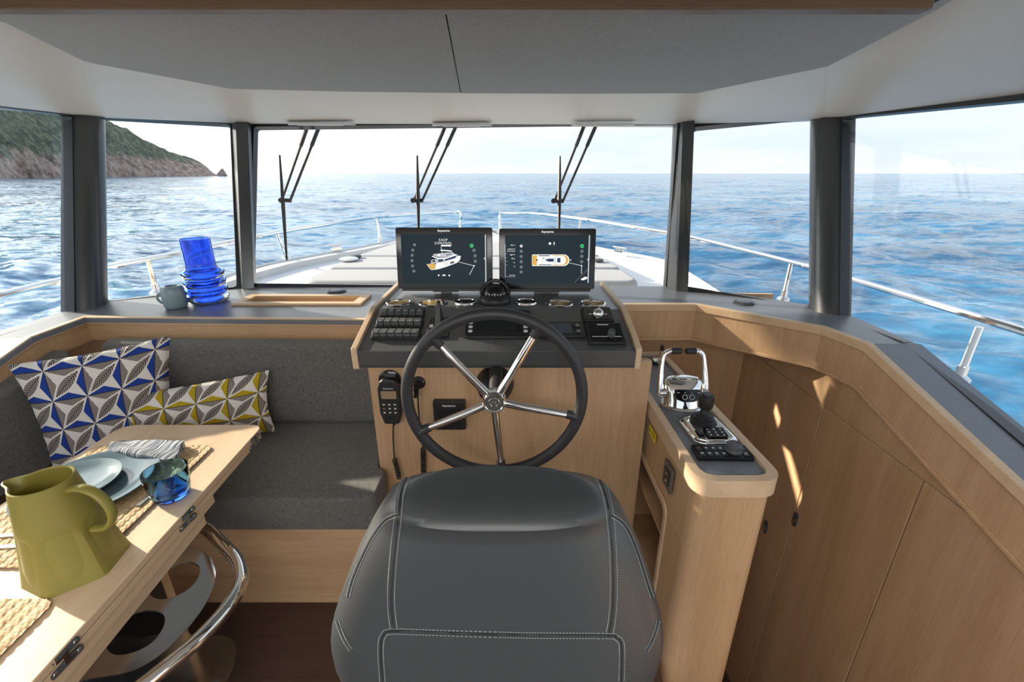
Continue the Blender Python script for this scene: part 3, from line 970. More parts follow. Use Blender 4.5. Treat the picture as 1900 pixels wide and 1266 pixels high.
mb = MB(); ribbon(mb, railR, .152, .008, .026, .036); mb.build('fascia_board', 'oak_z', counter)
mb = MB(); ribbon(mb, railR, .017, -.002, .026, .188); mb.build('fascia_bead', 'oak_x', counter, bevel=.004)
# tray frame set in the counter
tf = thing('counter_tray', 'pale oak frame round a long recess in the left counter', 'tray', (-1.157, 2.41, 1.01))
mb = MB(); mb.prism(rect(-1.505, 2.31, -.81, 2.51), ZS, ZS + .014, [rect(-1.455, 2.352, -.862, 2.468)]); mb.build('rim', 'oak_light_x', tf, bevel=.003)
mb = MB(); mb.prism(rect(-1.468, 2.347, -.847, 2.473), 1.0, ZS + .002, [rect(-1.455, 2.352, -.862, 2.468)]); mb.build('inner_wall', 'oak_x', tf)
mb = MB(); mb.bb((-1.468, 2.347, .99), (-.847, 2.473, 1.0)); mb.build('tray_floor', 'dash', tf)


def deckvent(u, v, label):
    p = pz(u, v, ZS)
    t_ = thing('air_vent', label, 'vent', p, 'round vents in the counter')
    mb = MB(); mb.lathe([(.054, 0), (.054, .006), (.047, .010), (.040, .008), (.040, 0)], 28, p); mb.build('vent_ring', 'darkgrey', t_)
    mb = MB(); mb.lathe([(0, .004), (.037, .004), (.037, .011), (.02, .015), (0, .016)], 24, p); mb.build('vent_disc', 'laminate', t_)
deckvent(625, 541.5, 'round grey air vent in the counter behind the oak tray')
deckvent(1380, 562.5, 'round grey air vent in the right counter before the corner window')

# ================================================================== HELM CONSOLE
ZU = 1.20
YF, YM, YB = 1.565, 1.86, 2.325
ZF = 1.123
XA, XB = -.583, .467
con = thing('helm_console', 'helm console with charcoal dash between oak cheeks and an oak front', 'console', (-.058, 1.9, 0))
cup_px = [(740, 563), (802, 563), (864, 563), (976, 563), (1038, 564), (1100, 564)]
cups = [pz(u, v, ZU) for u, v in cup_px]
holes = [circ(cups[i].x, cups[i].y, .050, 28) for i in (0, 1, 4, 5)]
mb = MB(); mb.prism([(XA, YM), (XB, YM), (XB, YB), (XA, YB)], ZU - .02, ZU, holes); mb.build('dash_top', 'dash', con, smooth=0)
al = math.atan2(ZU - ZF, YM - YF)
SL = frame((0, YF, ZF), (1, 0, 0), (0, math.cos(al), math.sin(al)))       # slope frame: x right, y up the slope, z out of it
SLi = SL.inverted(); SN = SL.to_3x3() @ V((0, 0, 1))
slen = math.hypot(ZU - ZF, YM - YF)
mb = MB().at(SL); mb.bb((XA, 0, -.02), (XB, slen, 0)); mb.build('dash_slope', 'dash', con, bevel=.002)
mb = MB(); mb.bb((XA, YF, 1.054), (XB, YF + .02, ZF)); mb.build('front_lip', 'dash', con, bevel=.002)
mb = MB(); mb.bb((XA, YF, 1.054), (XB, 1.64, 1.064)); mb.build('lip_underside', 'dash', con)
mb = MB(); mb.bb((XA, YB - .02, 1.0), (XB, YB, ZU - .02)); mb.build('back_panel', 'dash', con)
side = rnd([(YF - .004, 1.050), (YF - .008, ZF + .012), (YM - .01, ZU + .016), (YB, ZU + .016), (YB, 1.050)], [0, .012, .05, .01, 0], 5)
for x0 in (XA - .022, XB):
    Xq = Matrix(((0, 0, 1, x0), (1, 0, 0, 0), (0, 1, 0, 0), (0, 0, 0, 1)))
    mb = MB().at(Xq); mb.prism(side, 0, .022); mb.build('cheek', 'oak_light_y', con, bevel=.003)
mb = MB(); mb.bb((-.57, 1.62, 0), (.552, 1.64, 1.056)); mb.build('front_panel', 'oak_z', con)
mb = MB(); mb.bb((-.57, 1.64, 0), (-.552, 2.32, 1.05)); mb.build('end_panel', 'oak_z', con)
mb = MB(); mb.bb((.47, 1.641, .75), (.488, 2.6, 1.05)); mb.build('end_panel', 'oak_z', con)


def sl(u, v):
    p = SLi @ pp(u, v, V((0, YF, ZF)), SN); return p.x, p.y


def slM(x, y, z=0): return SL @ Matrix.Translation((x, y, z))

# cup holders
for n_, i in enumerate((0, 1, 4, 5)):
    p = cups[i]
    lb = ['leftmost round chrome cup holder on the dash', 'chrome cup holder second from the left of the dash', 'chrome cup holder second from the right of the dash', 'rightmost round chrome cup holder on the dash'][n_]
    t_ = thing('cup_holder', lb, 'cup holder', p - V((0, 0, .09)), 'chrome cup holders on the dash')
    mb = MB(); mb.lathe([(.047, .0), (.0475, .004), (.052, .008), (.058, .006), (.0615, .001), (.050, .0004)], 40, p); mb.build('bezel', 'chrome', t_)
    mb = MB(); mb.lathe([(.0475, .004), (.046, -.085), (.0, -.086)], 40, p); mb.build('bore', 'reflection_bore', t_)
# covered gauges beside the compass
for i, lb in ((2, 'dark lidded gauge with chrome ring left of the compass'), (3, 'dark lidded gauge with chrome ring right of the compass')):
    p = cups[i]
    t_ = thing('gauge', lb, 'gauge', p)
    mb = MB(); mb.lathe([(.049, .0), (.052, .004), (.050, .010), (.046, .012), (.043, .010), (.042, .004)], 36, p); mb.build('ring', 'chrome', t_)
    mb = MB(); mb.lathe([(0, .008), (.042, .008), (.043, .004)], 36, p); d_ = mb.build('dial', 'blackg', t_)
    mb = MB(); mb.lathe([(.020, .0082), (.022, .010), (.024, .0082)], 30, p); mb.build('dial_mark', 'darkgrey', d_)
# compass
p = pz(919, 561, ZU)
t_ = thing('compass', 'black domed magnetic compass at the middle of the dash', 'compass', p)
mb = MB(); mb.lathe([(0, .0), (.072, 0), (.074, .012), (.070, .026), (.060, .036), (.050, .040), (0, .040)], 40, p); mb.build('base', 'blackp', t_)
mb = MB(); mb.lathe([(.052, .038)] + [(.052 * math.cos(a), .040 + .046 * math.sin(a)) for a in [PI / 2 * k / 10 for k in range(0, 11)]], 36, p); mb.build('dome', 'blackg', t_)
mb = MB()
ring = [p + V((.0705 * math.cos(a), .012 + .060 * math.sin(a), .040 + .040 * math.sin(max(0, a) if a < PI else 0))) for a in [PI * k / 16 for k in range(17)]]
mb.tube([p + V((.062 * math.cos(PI * k / 16), .03 * math.sin(PI * k / 16), .036 + .058 * math.sin(PI * k / 16))) for k in range(17)], .009, 8); mb.build('hood', 'blackp', t_)
mb = MB()
for k in range(-4, 5):
    a = k * .26; q = p + V((.0505 * math.sin(a), -.0505 * math.cos(a) , .046)); mb.box(q, (.003, .003, .006 if k % 2 else .011))
mb.build('card_mark', 'print_white', t_)

# switch panels
rows = [((706, 785), 575, 592, 'top row of six black rocker switches on the dash'), ((698.5, 782), 594, 611, 'middle row of six black rocker switches on the dash'), ((690, 777), 613, 632, 'bottom row of six black rocker switches on the dash')]
rocker_me = None
for (u0, u1), v0, v1, lb in rows:
    x0, ya = sl(u0, v1 - 1); x1, _ = sl(u1, v1 - 1); _, yb_ = sl(700, v0 + 8)
    yb_ = ya + .052
    t_ = thing('switch_bank', lb, 'switches', slM((x0 + x1) / 2, (ya + yb_) / 2), 'rows of rocker switches')
    X = MW[t_]; w_ = x1 - x0
    mb = MB().at(X); mb.prism(rnd(rect(-w_ / 2 - .004, -.028, w_ / 2 + .004, .028), .006, 3), 0, .012); mb.build('mounting_plate', 'blackp', t_, bevel=.003)
    for k in range(6):
        xc = -w_ / 2 + w_ * (k + .5) / 6
        mb = MB().at(X @ Matrix.Translation((xc, 0, 0)))
        hw = w_ / 12 - .0012
        prof = [(-.024, .012), (-.024, .020), (-.012, .028), (.004, .029), (.016, .026), (.024, .018), (.024, .012)]
        mb.loft([[V((xx, y, z)) for y, z in prof] for xx in (-hw, hw)])
        rk = mb.build('rocker', 'darkgrey', t_, bevel=.002, segs=2)
        mb = MB().at(X @ Matrix.Translation((xc, 0, 0)))
        for a in range(-1, 2):
            for c_ in range(2):
                mb.box((a * .0045, -.012 + c_ * .005, .0275 + .0008 * c_), (.0016, .0016, .002))
        mb.build('dot_print', 'print_white', rk)

# trim lever
x0, y0 = sl(793, 628); x1, y1 = sl(836, 592)
t_ = thing('trim_lever', 'upright black lever on a small dark plate left of the wheel', 'lever', slM((x0 + x1) / 2, (y0 + y1) / 2))
X = MW[t_]
mb = MB().at(X); mb.prism(rnd(rect(-.045, -.068, .045, .068), .006, 3), 0, .012); mb.build('base_plate', 'blackp', t_, bevel=.003)
mb = MB().at(X)
prof = lambda w_, d, y, z: [V((w_ * cx_, y + d * cy_, z)) for cx_, cy_ in ((-1, -1), (1, -1), (1, 1), (-1, 1))]
mb.loft([prof(.013, .034, .012, .012), prof(.012, .026, .018, .04), prof(.010, .017, .028, .07), prof(.008, .012, .036, .095), prof(.006, .009, .04, .105)]); mb.build('lever_arm', 'blackp', t_, bevel=.005)
mb = MB().at(X); mb.box((-.031, -.002, .013), (.014, .018, .003)); mb.build('button', 'print_white', t_)
mb = MB().at(X); mb.cyl((.0, -.045, .012), (.0, -.045, .018), .008, n=14); mb.build('screw_cap', 'steel', t_)

# centre display
x0, y0 = sl(860, 634); x1, y1 = sl(984, 585)
t_ = thing('centre_display', 'wide black display with side buttons behind the steering wheel', 'display', slM((x0 + x1) / 2, (y0 + y1) / 2))
X = MW[t_] @ Matrix.Rotation(math.radians(16), 4, 'X'); hw, hh = (x1 - x0) / 2, .075
mb = MB().at(X); mb.prism(rnd(rect(-hw, -hh, hw, hh), .02, 5), -.012, .03); mb.build('housing', 'blackp', t_, bevel=.006)
mb = MB().at(X); mb.prism(rnd(rect(-hw * .66, -hh * .62, hw * .66, hh * .7), .006, 3), .03, .033); mb.build('bezel', 'blackg', t_, bevel=.001)
mb = MB().at(X); mb.prism(rect(-hw * .62, -hh * .5, hw * .62, hh * .62), .0332, .034); mb.build('screen', 'lcd', t_)
for sd in (-1, 1):
    for k in range(5):
        mb = MB().at(X); mb.prism(rnd(rect(sd * hw * .82 - .008, -.05 + .022 * k, sd * hw * .82 + .008, -.039 + .022 * k), .003, 3), .03, .034)
        mb.build('button', 'print_white' if k != 4 else 'darkgrey', t_, bevel=.001)
# small display
x0, y0 = sl(1000, 629); x1, y1 = sl(1081, 602)
t_ = thing('autopilot_display', 'small black display with blue screen right of the wheel top', 'display', slM((x0 + x1) / 2, (y0 + y1) / 2))
X = MW[t_]; hw = (x1 - x0) / 2
mb = MB().at(X); mb.prism(rnd(rect(-hw, -.052, hw, .052), .008, 4), 0, .014); mb.build('housing', 'blackp', t_, bevel=.004)
mb = MB().at(X); mb.prism(rect(-hw * .75, -.034, hw * .42, .036), .0142, .0152); mb.build('screen', 'lcd_blue', t_)
for k, y in enumerate((-.022, .02)):
    mb = MB().at(X); mb.prism(rnd(rect(hw * .58, y - .014, hw * .82, y + .014), .008, 4), .0142, .017); bt = mb.build('button', 'blackg', t_)
    mb = MB().at(X); mb.prism(circ(hw * .70, y, .007, 14), .0171, .0175, [circ(hw * .70, y, .0055, 14)]); mb.build('button_mark', 'print_white', bt)

# two control panels on the right of the dash
for (ua, ub, va, vb, knob, lb) in ((1083, 1131, 602, 577, 'ball', 'glossy thruster panel with short joystick ball, at upper right of dash'), (1093, 1150, 641, 608, 'dial', 'glossy black panel with small dial knob, at lower right of dash')):
    x0, y0 = sl(ua, va); x1, y1 = sl(ub, vb)
    t_ = thing('control_panel', lb, 'control panel', slM((x0 + x1) / 2, (y0 + y1) / 2))
    X = MW[t_] @ Matrix.Rotation(math.radians(0 if knob == 'ball' else 6), 4, 'X'); hw, hh = (x1 - x0) / 2, max(.05, (y1 - y0) / 2)
    mb = MB().at(X); mb.prism(rnd(rect(-hw, -hh, hw, hh), .008, 4), -.004, .02); mb.build('bezel', 'blackp', t_, bevel=.004)
    mb = MB().at(X); mb.prism(rnd(rect(-hw * .9, -hh * .9, hw * .9, hh * .9), .006, 4), .0202, .022); mb.build('face', 'blackg', t_, bevel=.0015)
    if knob == 'ball':
        mb = MB().at(X); mb.lathe([(0, .022), (.024, .022), (.024, .030), (.019, .040), (.011, .046), (0, .047)], 24, (0, -.012, 0)); mb.build('joystick_ball', 'steel', t_)
        mb = MB().at(X); mb.box((-.032, -.01, .023), (.012, .004, .001)); mb.box((.032, -.01, .023), (.012, .004, .001)); mb.build('print_mark', 'print_white', t_)
    else:
        mb = MB().at(X); mb.lathe([(0, .022), (.015, .022), (.013, .045), (.011, .048), (0, .048)], 20, (.018, -.02, 0)); mb.build('dial_knob', 'darkgrey', t_)
        mb = MB().at(X); mb.box((-.005, hh * .72, .0225), (.045, .004, .001)); mb.box((0, -hh * .45, .0225), (hw * 1.6, .002, .001)); mb.build('print_mark', 'print_white', t_)


# ------------------------------------------------------------------ the two screens
def screen(corner_px, yb_, yt_, label):
    (u0, v0), (u1, v1) = corner_px           # top-left and bottom-right pixels of the case
    bl = py(u0, v1, yb_); br = py(u1, v1, yb_); tl = py(u0, v0, yt_)
    X = frame((bl + br) / 2, (1, 0, 0), (0, tl.y - bl.y, tl.z - bl.z))
    w_ = (br - bl).x; h_ = math.hypot(tl.y - bl.y, tl.z - bl.z)
    t_ = thing('chart_plotter', label, 'monitor', X, 'multifunction displays on the dash')
    mb = MB().at(X); mb.prism(rnd(rect(-w_ / 2, 0, w_ / 2, h_), .010, 4), -.034, -.003); mb.build('case', 'blackp', t_, bevel=.004)
    mb = MB().at(X); mb.prism(rnd(rect(-w_ / 2 + .002, .002, w_ / 2 - .002, h_ - .002), .009, 4), -.003, 0); mb.build('front_glass', 'blackg', t_, bevel=.001)
    mb = MB().at(X); mb.prism(rect(-w_ * .46, -.012, w_ * .46, .006), -.045, -.006); mb.build('lower_bar', 'blackp', t_, bevel=.003)
    mb = MB().at(X); mb.prism(rect(-.06, -.018, .06, -.010), -.05, -.01); mb.box((0, -.03, -.04), (.05, .04, .02)); mb.build('bracket', 'darkgrey', t_)
    text_obj('Raymarine', .0135, X @ Matrix.Translation((0, h_ * .945, .0006)), 's_white', t_, 'brand_lettering', bold=.0002)
    return t_, X, w_, h_


def art(t_, X, shapes, name='screen_graphic'):
    """flat coloured polygons on the screen; the later ones lie above"""
    mats = []; mb = MB().at(X)
    for k, (poly, mat) in enumerate(shapes):
        if mat not in mats: mats.append(mat)
        mb.cur = mats.index(mat)
        z = .0008 + .00003 * k
        mb.add([(x, y, z) for x, y in poly], [tuple(range(len(poly)))])
    return mb.build(name, mats, t_, smooth=0, merge=False)


def lin(a, b_, w_):
    a, b_ = V(a), V(b_); d = (b_ - a).normalized(); n_ = V((-d.y, d.x)) * w_ / 2
    return [tuple(a - n_), tuple(b_ - n_), tuple(b_ + n_), tuple(a + n_)]


def pxs(u, v):      # pixel of the 1782-wide zoom of the left screen -> unit square of the case
    return ((u - 72) / (1728 - 72) - .5, (1155 - v) / (1155 - 115))
tL, X, w_, h_ = screen(((738, 422), (914, 535.5)), 2.10, 2.15, 'left chart plotter showing a white motor yacht in three quarter view')
Q = lambda u, v: ((pxs(u, v)[0]) * w_, pxs(u, v)[1] * h_)
R_ = lambda u0, v0, u1, v1: [Q(u0, v1), Q(u1, v1), Q(u1, v0), Q(u0, v0)]
C_ = lambda u, v, r_, n=14: [Q(u + r_ * math.cos(2 * PI * i / n), v + r_ * math.sin(2 * PI * i / n)) for i in range(n)]
P_ = lambda *a: [Q(*p) for p in a]
sh = [(R_(165, 225, 1640, 1060), 's_bg'), (R_(1602, 235, 1622, 1050), 's_mid'), (P_((1575, 640), (1602, 618), (1602, 665)), 's_mid')]
for u, v in ((395, 408), (362, 497), (348, 585), (340, 675), (348, 768), (368, 855)):
    sh += [(C_(u, v, 24), 's_grey'), (C_(u, v, 15), 's_bg'), (R_(u - 6, v - 8, u + 6, v + 8), 's_grey')]
for u, v in ((1412, 500), (1432, 592), (1432, 685)):
    sh += [(C_(u, v, 26), 's_grey'), (C_(u, v, 17), 's_bg'), (R_(u - 9, v - 5, u + 9, v + 5), 's_grey')]
sh += [(C_(1375, 422, 33), 's_green'), (R_(1358, 415, 1392, 432), 's_bg')]
# the yacht
sh += [(P_((590, 738), (668, 725), (745, 800), (745, 828), (660, 832)), 's_white'), (P_((600, 738), (715, 722), (745, 745), (745, 812), (660, 822)), 's_orange'),
       (P_((745, 745), (760, 720), (930, 690), (1080, 640), (1160, 590), (1185, 600), (1170, 660), (1120, 710), (960, 770), (820, 815), (745, 830)), 's_white'),
       (P_((668, 725), (672, 670), (700, 655), (930, 640), (1090, 585), (1160, 590), (1080, 640), (930, 690), (760, 720)), 's_mid'),
       (P_((690, 700), (690, 670), (740, 660), (740, 705)), 's_dark'), (P_((790, 700), (795, 655), (880, 645), (880, 690)), 's_dark'), (P_((905, 680), (915, 645), (1090, 590), (1110, 605), (1080, 632)), 's_navy'),
       (P_((685, 605), (700, 592), (800, 630), (930, 620), (1080, 565), (1130, 572), (1090, 592), (930, 645), (790, 650)), 's_white'),
       (P_((710, 585), (715, 562), (770, 560), (850, 548), (1000, 535), (1060, 545), (1080, 562), (930, 612), (800, 618)), 's_mid'),
       (P_((780, 590), (790, 565), (830, 560), (830, 600)), 's_white'), (P_((930, 590), (930, 575), (1010, 555), (1040, 560)), 's_navy'),
       (P_((825, 500), (850, 488), (1000, 500), (1045, 512), (1000, 520), (860, 508)), 's_white'), (lin(Q(848, 440), Q(856, 495), .0018), 's_white'), (lin(Q(862, 505), Q(865, 560), .002), 's_white'), (lin(Q(1010, 515), Q(1060, 550), .0016), 's_white'),
       (P_((1000, 700), (1068, 682), (1068, 715), (1000, 732)), 's_dark'), (lin(Q(890, 730), Q(960, 712), .0012), 's_grey'), (lin(Q(890, 750), Q(960, 732), .0012), 's_grey')]
sh += [(lin(Q(1145, 697), Q(1405, 762), .0018), 's_white'), (lin(Q(1412, 765), Q(1328, 918), .0034), 's_mid'), (C_(1412, 763, 12), 's_white')]
sh += [(C_(795, 925, 15), 's_white'), (C_(872, 925, 14), 's_white'), (C_(900, 925, 14), 's_white'), (C_(978, 928, 15), 's_white')]
sh += [(R_(850, 408, 1022, 434), 's_white'), (C_(1578, 1122, 17), 's_mid'), (C_(1622, 1122, 15), 's_grey'), (C_(1622, 1122, 11), 's_bg'), (C_(1655, 1122, 15), 's_grey'), (C_(1655, 1122, 11), 's_bg')]
art(tL, X, sh)
text_obj('SHIP', .0165, X @ Matrix.Translation((*Q(888, 328), .0022)), 's_white', tL, space=1.35)
text_obj('CONTROL', .0155, X @ Matrix.Translation((*Q(888, 381), .0022)), 's_white', tL, space=1.15)

pxr = lambda u, v: ((u - 62) / (1718 - 62) - .5, (1168 - v) / (1168 - 132))
tR, X, w_, h_ = screen(((926.5, 424), (1103, 537)), 2.10, 2.15, 'right chart plotter showing a plan view of the yacht')
Q = lambda u, v: (pxr(u, v)[0] * w_, pxr(u, v)[1] * h_)
sh = [(R_(165, 240, 1640, 1060), 's_bg'), (R_(1593, 245, 1613, 1055), 's_mid'), (P_((1572, 655), (1593, 630), (1593, 680)), 's_mid'), (R_(162, 395, 170, 960), 's_mid'), (R_(170, 945, 338, 954), 's_grey')]
for k, v in enumerate((427, 515, 603, 692, 783, 868)):
    sh += [(C_(440, v, 24), 's_white' if k == 0 else 's_grey'), (C_(440, v, 14), 's_bg'), (R_(434, v - 6, 446, v + 8), 's_white' if k == 0 else 's_grey')]
for v in (515, 600, 692):
    sh += [(C_(1480, v, 26), 's_grey'), (C_(1480, v, 17), 's_bg'), (R_(1471, v - 5, 1489, v + 5), 's_grey')]
sh += [(C_(1480, 427, 33), 's_green'), (R_(1463, 420, 1497, 437), 's_bg'), (C_(930, 385, 22), 's_white'), (P_((1002, 350), (1014, 385), (1002, 418), (990, 385)), 's_white')]
for v in (555, 620, 685, 750): sh += [(R_(172, v - 3, 205, v + 3), 's_grey')]
# plan of the yacht
bow = [(1170 + 100 * math.sin(a), 668 - 98 * math.cos(a)) for a in [PI * k / 16 for k in range(17)]]
sh += [([Q(*p) for p in [(625, 580), (640, 570)] + bow + [(640, 766), (625, 756)]], 's_white'),
       ([Q(625 + 5, 586), Q(712, 580), Q(712, 756), Q(630, 750)], 's_orange')]
bow2 = [(1160 + 92 * math.sin(a), 668 - 86 * math.cos(a)) for a in [PI * k / 16 for k in range(17)]]
sh += [([Q(*p) for p in [(980, 582)] + bow2 + [(980, 754)]], 's_orange')]
bow3 = [(1150 + 60 * math.sin(a), 668 - 74 * math.cos(a)) for a in [PI * k / 16 for k in range(17)]]
sh += [([Q(*p) for p in [(740, 594)] + bow3 + [(740, 742)]], 's_white'), (R_(740, 584, 930, 598), 's_navy'), (R_(740, 740, 960, 752), 's_navy'), (R_(1000, 625, 1010, 715), 's_mid'), (R_(895, 640, 998, 692), 's_navy'), (C_(878, 664, 18), 's_dark'), (R_(1060, 630, 1115, 705), 's_navy'), (C_(712, 664, 16), 's_dark'), (R_(800, 605, 806, 730), 's_mid'), (R_(820, 620, 836, 645), 's_dark'), (R_(1020, 600, 1030, 736), 's_mid')]
sh += [(lin(Q(1265, 712), Q(1475, 758), .0018), 's_white'), (C_(1482, 760, 12), 's_white'), (R_(1475, 765, 1488, 900), 's_mid'), (lin(Q(1365, 1052), Q(1585, 825), .0014), 's_grey'), (P_((1475, 990), (1540, 950), (1585, 955), (1585, 985), (1520, 1012), (1480, 1008)), 's_white'), (C_(1292, 664, 10), 's_white')]
art(tR, X, sh)
for v, s_, sz in ((413, '00:00  5', .0065), (480, "43°05.631' N", .0066), (513, "006°12.240' E", .0066), (578, '047° T', .0085), (640, '92 m', .0085), (707, '0.1', .006), (773, '-10', .006), (925, 'Wind  Wind', .0055)):
    text_obj(s_, sz, X @ Matrix.Translation((*Q(335, v), .0022)), 's_white', tR, align='RIGHT', bold=.0001)

# ------------------------------------------------------------------ steering wheel
wc = pt(917.5, 738, 1.555)
X = Matrix.Translation(wc) @ Matrix.Rotation(PI / 2, 4, 'X')          # local z points aft (-Y), x right, y up
t_ = thing('steering_wheel', 'large dark rimmed steering wheel with five chrome spokes', 'steering wheel', X)
RW = .304
mb = MB().at(X); mb.tube([(RW * math.cos(a), RW * math.sin(a), 0) for a in [2 * PI * k / 96 for k in range(96)]], .0205, 14, closed=True); mb.build('rim', 'rim', t_, smooth=60)
Xi = X.inverted()
def onwheel(u, v):
    p = pp(u, v, wc, V((0, -1, 0))); q = Xi @ p; return q
HUBZ = .035
for (u, v) in ((816, 640), (993, 620), (1066, 772), (784, 799), (931, 872)):
    q = onwheel(u, v); q.z = 0; a = math.atan2(q.y, q.x)
    d = V((math.cos(a), math.sin(a), 0))
    r0 = d * .025 + V((0, 0, HUBZ - .012)); r1 = d * (RW - .03)
    mb = MB().at(X); mb.tube([r0, d * .1 + V((0, 0, HUBZ * .5 + .004)), r1], [.0150, .0140, .0130], 14); s_ = mb.build('spoke', 'chrome', t_)
    mb = MB().at(X); mb.tube([d * (RW - .045), d * (RW - .02), d * (RW - .004)], [.0155, .017, .022], 12); mb.build('spoke_collar', 'rim', s_)
mb = MB().at(X); mb.lathe([(0, -.01), (.036, -.01), (.040, 0), (.040, HUBZ + .002), (.037, HUBZ + .008), (.033, HUBZ + .009), (.030, HUBZ + .006), (.020, HUBZ + .006), (.019, HUBZ + .009), (.013, HUBZ + .009), (.012, HUBZ + .006), (.006, HUBZ + .006), (.005, HUBZ + .009), (0, HUBZ + .009)], 40); mb.build('hub', 'chrome', t_)
ym = 1.62 - wc.y
mb = MB().at(X); mb.cyl((0, .0, -.005), (0, .02, -ym + .06), .02, .026, 18); mb.build('column', 'blackp', t_)
mb = MB(); pm = py(918, 714, 1.60)
mb.at(Matrix.Translation((pm.x, 1.62, pm.z)) @ Matrix.Rotation(PI / 2, 4, 'X'))
mb.lathe([(0, 0), (.074, 0), (.076, .012), (.073, .03), (.066, .055), (.056, .085), (.040, .105), (0, .11)], 36)
sw = mb.build('helm_mount', 'blackp', t_)
mb = MB().at(Matrix.Translation((pm.x, 1.62, pm.z)) @ Matrix.Rotation(PI / 2, 4, 'X'))
for a in (45, 135): mb.lathe([(0, .02), (.005, .02), (.005, .026), (0, .027)], 10, (.064 * math.cos(math.radians(a)), .064 * math.sin(math.radians(a)), 0))
mb.build('screw', 'chrome', sw)

# ------------------------------------------------------------------ things on the console front (plane Y = 1.62)
YP = 1.62
def wallX(u, v, y=YP): p = py(u, v, y); return Matrix.Translation(p) @ Matrix.Rotation(PI / 2, 4, 'X')
def span(u0, v0, u1, v1, y=YP): a, b_ = py(u0, v0, y), py(u1, v1, y); return abs(a.x - b_.x), abs(a.z - b_.z)
# radio handset
X = wallX(728, 738); w_, h_ = span(707, 695, 748, 776); w_ = .088
t_ = thing('radio_handset', 'black radio handset with small screen hanging on the console front', 'radio handset', X)
prof = [(-.030, -h_ / 2), (.030, -h_ / 2), (.036, -h_ * .38), (.044, -h_ * .25), (.044, h_ * .32), (.034, h_ * .45), (.02, h_ / 2), (-.02, h_ / 2), (-.034, h_ * .45), (-.044, h_ * .32), (-.044, -h_ * .25), (-.036, -h_ * .38)]
mb = MB().at(X); mb.prism(rnd(prof, .012, 4), .012, .045); mb.build('body', 'blackp', t_, bevel=.008)
mb = MB().at(X); mb.lathe([(0, 0), (.045, 0), (.045, .012), (.03, .02), (0, .02)], 24, (0, h_ * .40, 0)); mb.build('holder', 'blackg', t_)
mb = MB().at(X); mb.prism(rnd(rect(-.030, .018, .030, .052), .004, 3), .045, .0465); mb.build('lcd_screen', 's_amber', t_)
for r_ in range(3):
    for k in range(3):
        mb = MB().at(X); mb.prism(rnd(rect(-.030 + .022 * k, -.012 - .018 * r_, -.016 + .022 * k, -.002 - .018 * r_), .003, 3), .045, .0475); bt = mb.build('key', 'darkgrey', t_)
        mb = MB().at(X); mb.prism(rect(-.0265 + .022 * k, -.009 - .018 * r_, -.0195 + .022 * k, -.005 - .018 * r_), .0476, .0479); mb.build('key_mark', 'print_red' if (r_, k) == (1, 0) else 'print_white', bt)
text_obj('Raymarine', .009, X @ Matrix.Translation((0, .063, .0456)), 'print_white', t_, 'brand_lettering')
mb = MB().at(X)
for k in range(4): mb.box((0, -.062 - .005 * k, .0455), (.04 - .004 * k, .0015, .001))
mb.build('speaker_slot', 'ink', t_)
b0 = py(730, 777, 1.592); b1 = py(732, 852, 1.592)
mb = MB(); mb.cyl(b0 + V((0, 0, .01)), b0 - V((0, 0, .03)), .008, .005, 10); mb.tube(spline([b0, (b0 + b1) / 2 + V((-.003, 0, 0)), b1], 6), .0032, 8)
coil = []
b2 = py(741, 888, 1.585)
for k in range(121):
    q = k / 120; c = b1 + (b2 - b1) * q; a = q * 2 * PI * 11; coil.append(c + V((.008 * math.cos(a), .008 * math.sin(a), 0)))
mb.tube(coil, .0028, 5); mb.build('coiled_cord', 'rubber', t_, smooth=60)
# plug on a cord
X = wallX(777, 709.5)
t_ = thing('socket_plug', 'round black socket with plugged in cord left of the wheel hub', 'socket', X)
mb = MB().at(X); mb.lathe([(0, 0), (.027, 0), (.027, .006), (.022, .010), (0, .010)], 26); mb.build('flange', 'blackp', t_)
mb = MB().at(X); mb.tube([(0, 0, .01), (0, 0, .03), (-.003, -.012, .042), (-.004, -.04, .040)], [.012, .012, .011, .008], 12); mb.build('plug', 'blackg', t_)
mb = MB().at(X); mb.lathe([(.0, -.009), (.007, -.006), (.009, 0), (.007, .006), (0, .009)], 14, (-.010, -.046, .030)); mb.build('dust_cap', 'blackg', t_)
mb = MB().at(X)
for a in (20, 160, 270): mb.lathe([(0, .009), (.003, .009), (.003, .0115), (0, .012)], 8, (.0215 * math.cos(math.radians(a)), .0215 * math.sin(math.radians(a)), 0))
mb.build('screw', 'chrome', t_)
c0 = py(774, 722, 1.578); c1 = py(779, 792, 1.60); c2 = py(785, 832, 1.598)
mb = MB(); mb.tube(spline([c0, py(776, 750, 1.59), c1, c2], 6), .0032, 8); coil = []
c3 = py(786, 880, 1.598)
for k in range(141):
    q = k / 140; c = c2 + (c3 - c2) * q; a = q * 2 * PI * 13; coil.append(c + V((.009 * math.cos(a), .009 * math.sin(a), 0)))
mb.tube(coil, .003, 5); mb.build('coiled_cord', 'rubber', t_, smooth=60)
# loudspeaker
X = wallX(835.5, 766); w_, h_ = span(805, 741, 866, 793)
t_ = thing('loudspeaker', 'square black loudspeaker on the oak front left of the hub', 'loudspeaker', X)
mb = MB().at(X); mb.prism(rnd(rect(-w_ / 2, -h_ / 2, w_ / 2, h_ / 2), .006, 4), 0, .028); mb.build('case', 'blackp', t_, bevel=.004)
for k in range(9):
    mb = MB().at(X); mb.box((0, h_ * .20 - .0105 * k, .0284), (w_ * .72, .0032, .002)); mb.build('grille_bar', 'blackg', t_)
text_obj('Raymarine', .0125, X @ Matrix.Translation((0, h_ * .36, .0286)), 'print_white', t_, 'brand_lettering', bold=.0002)

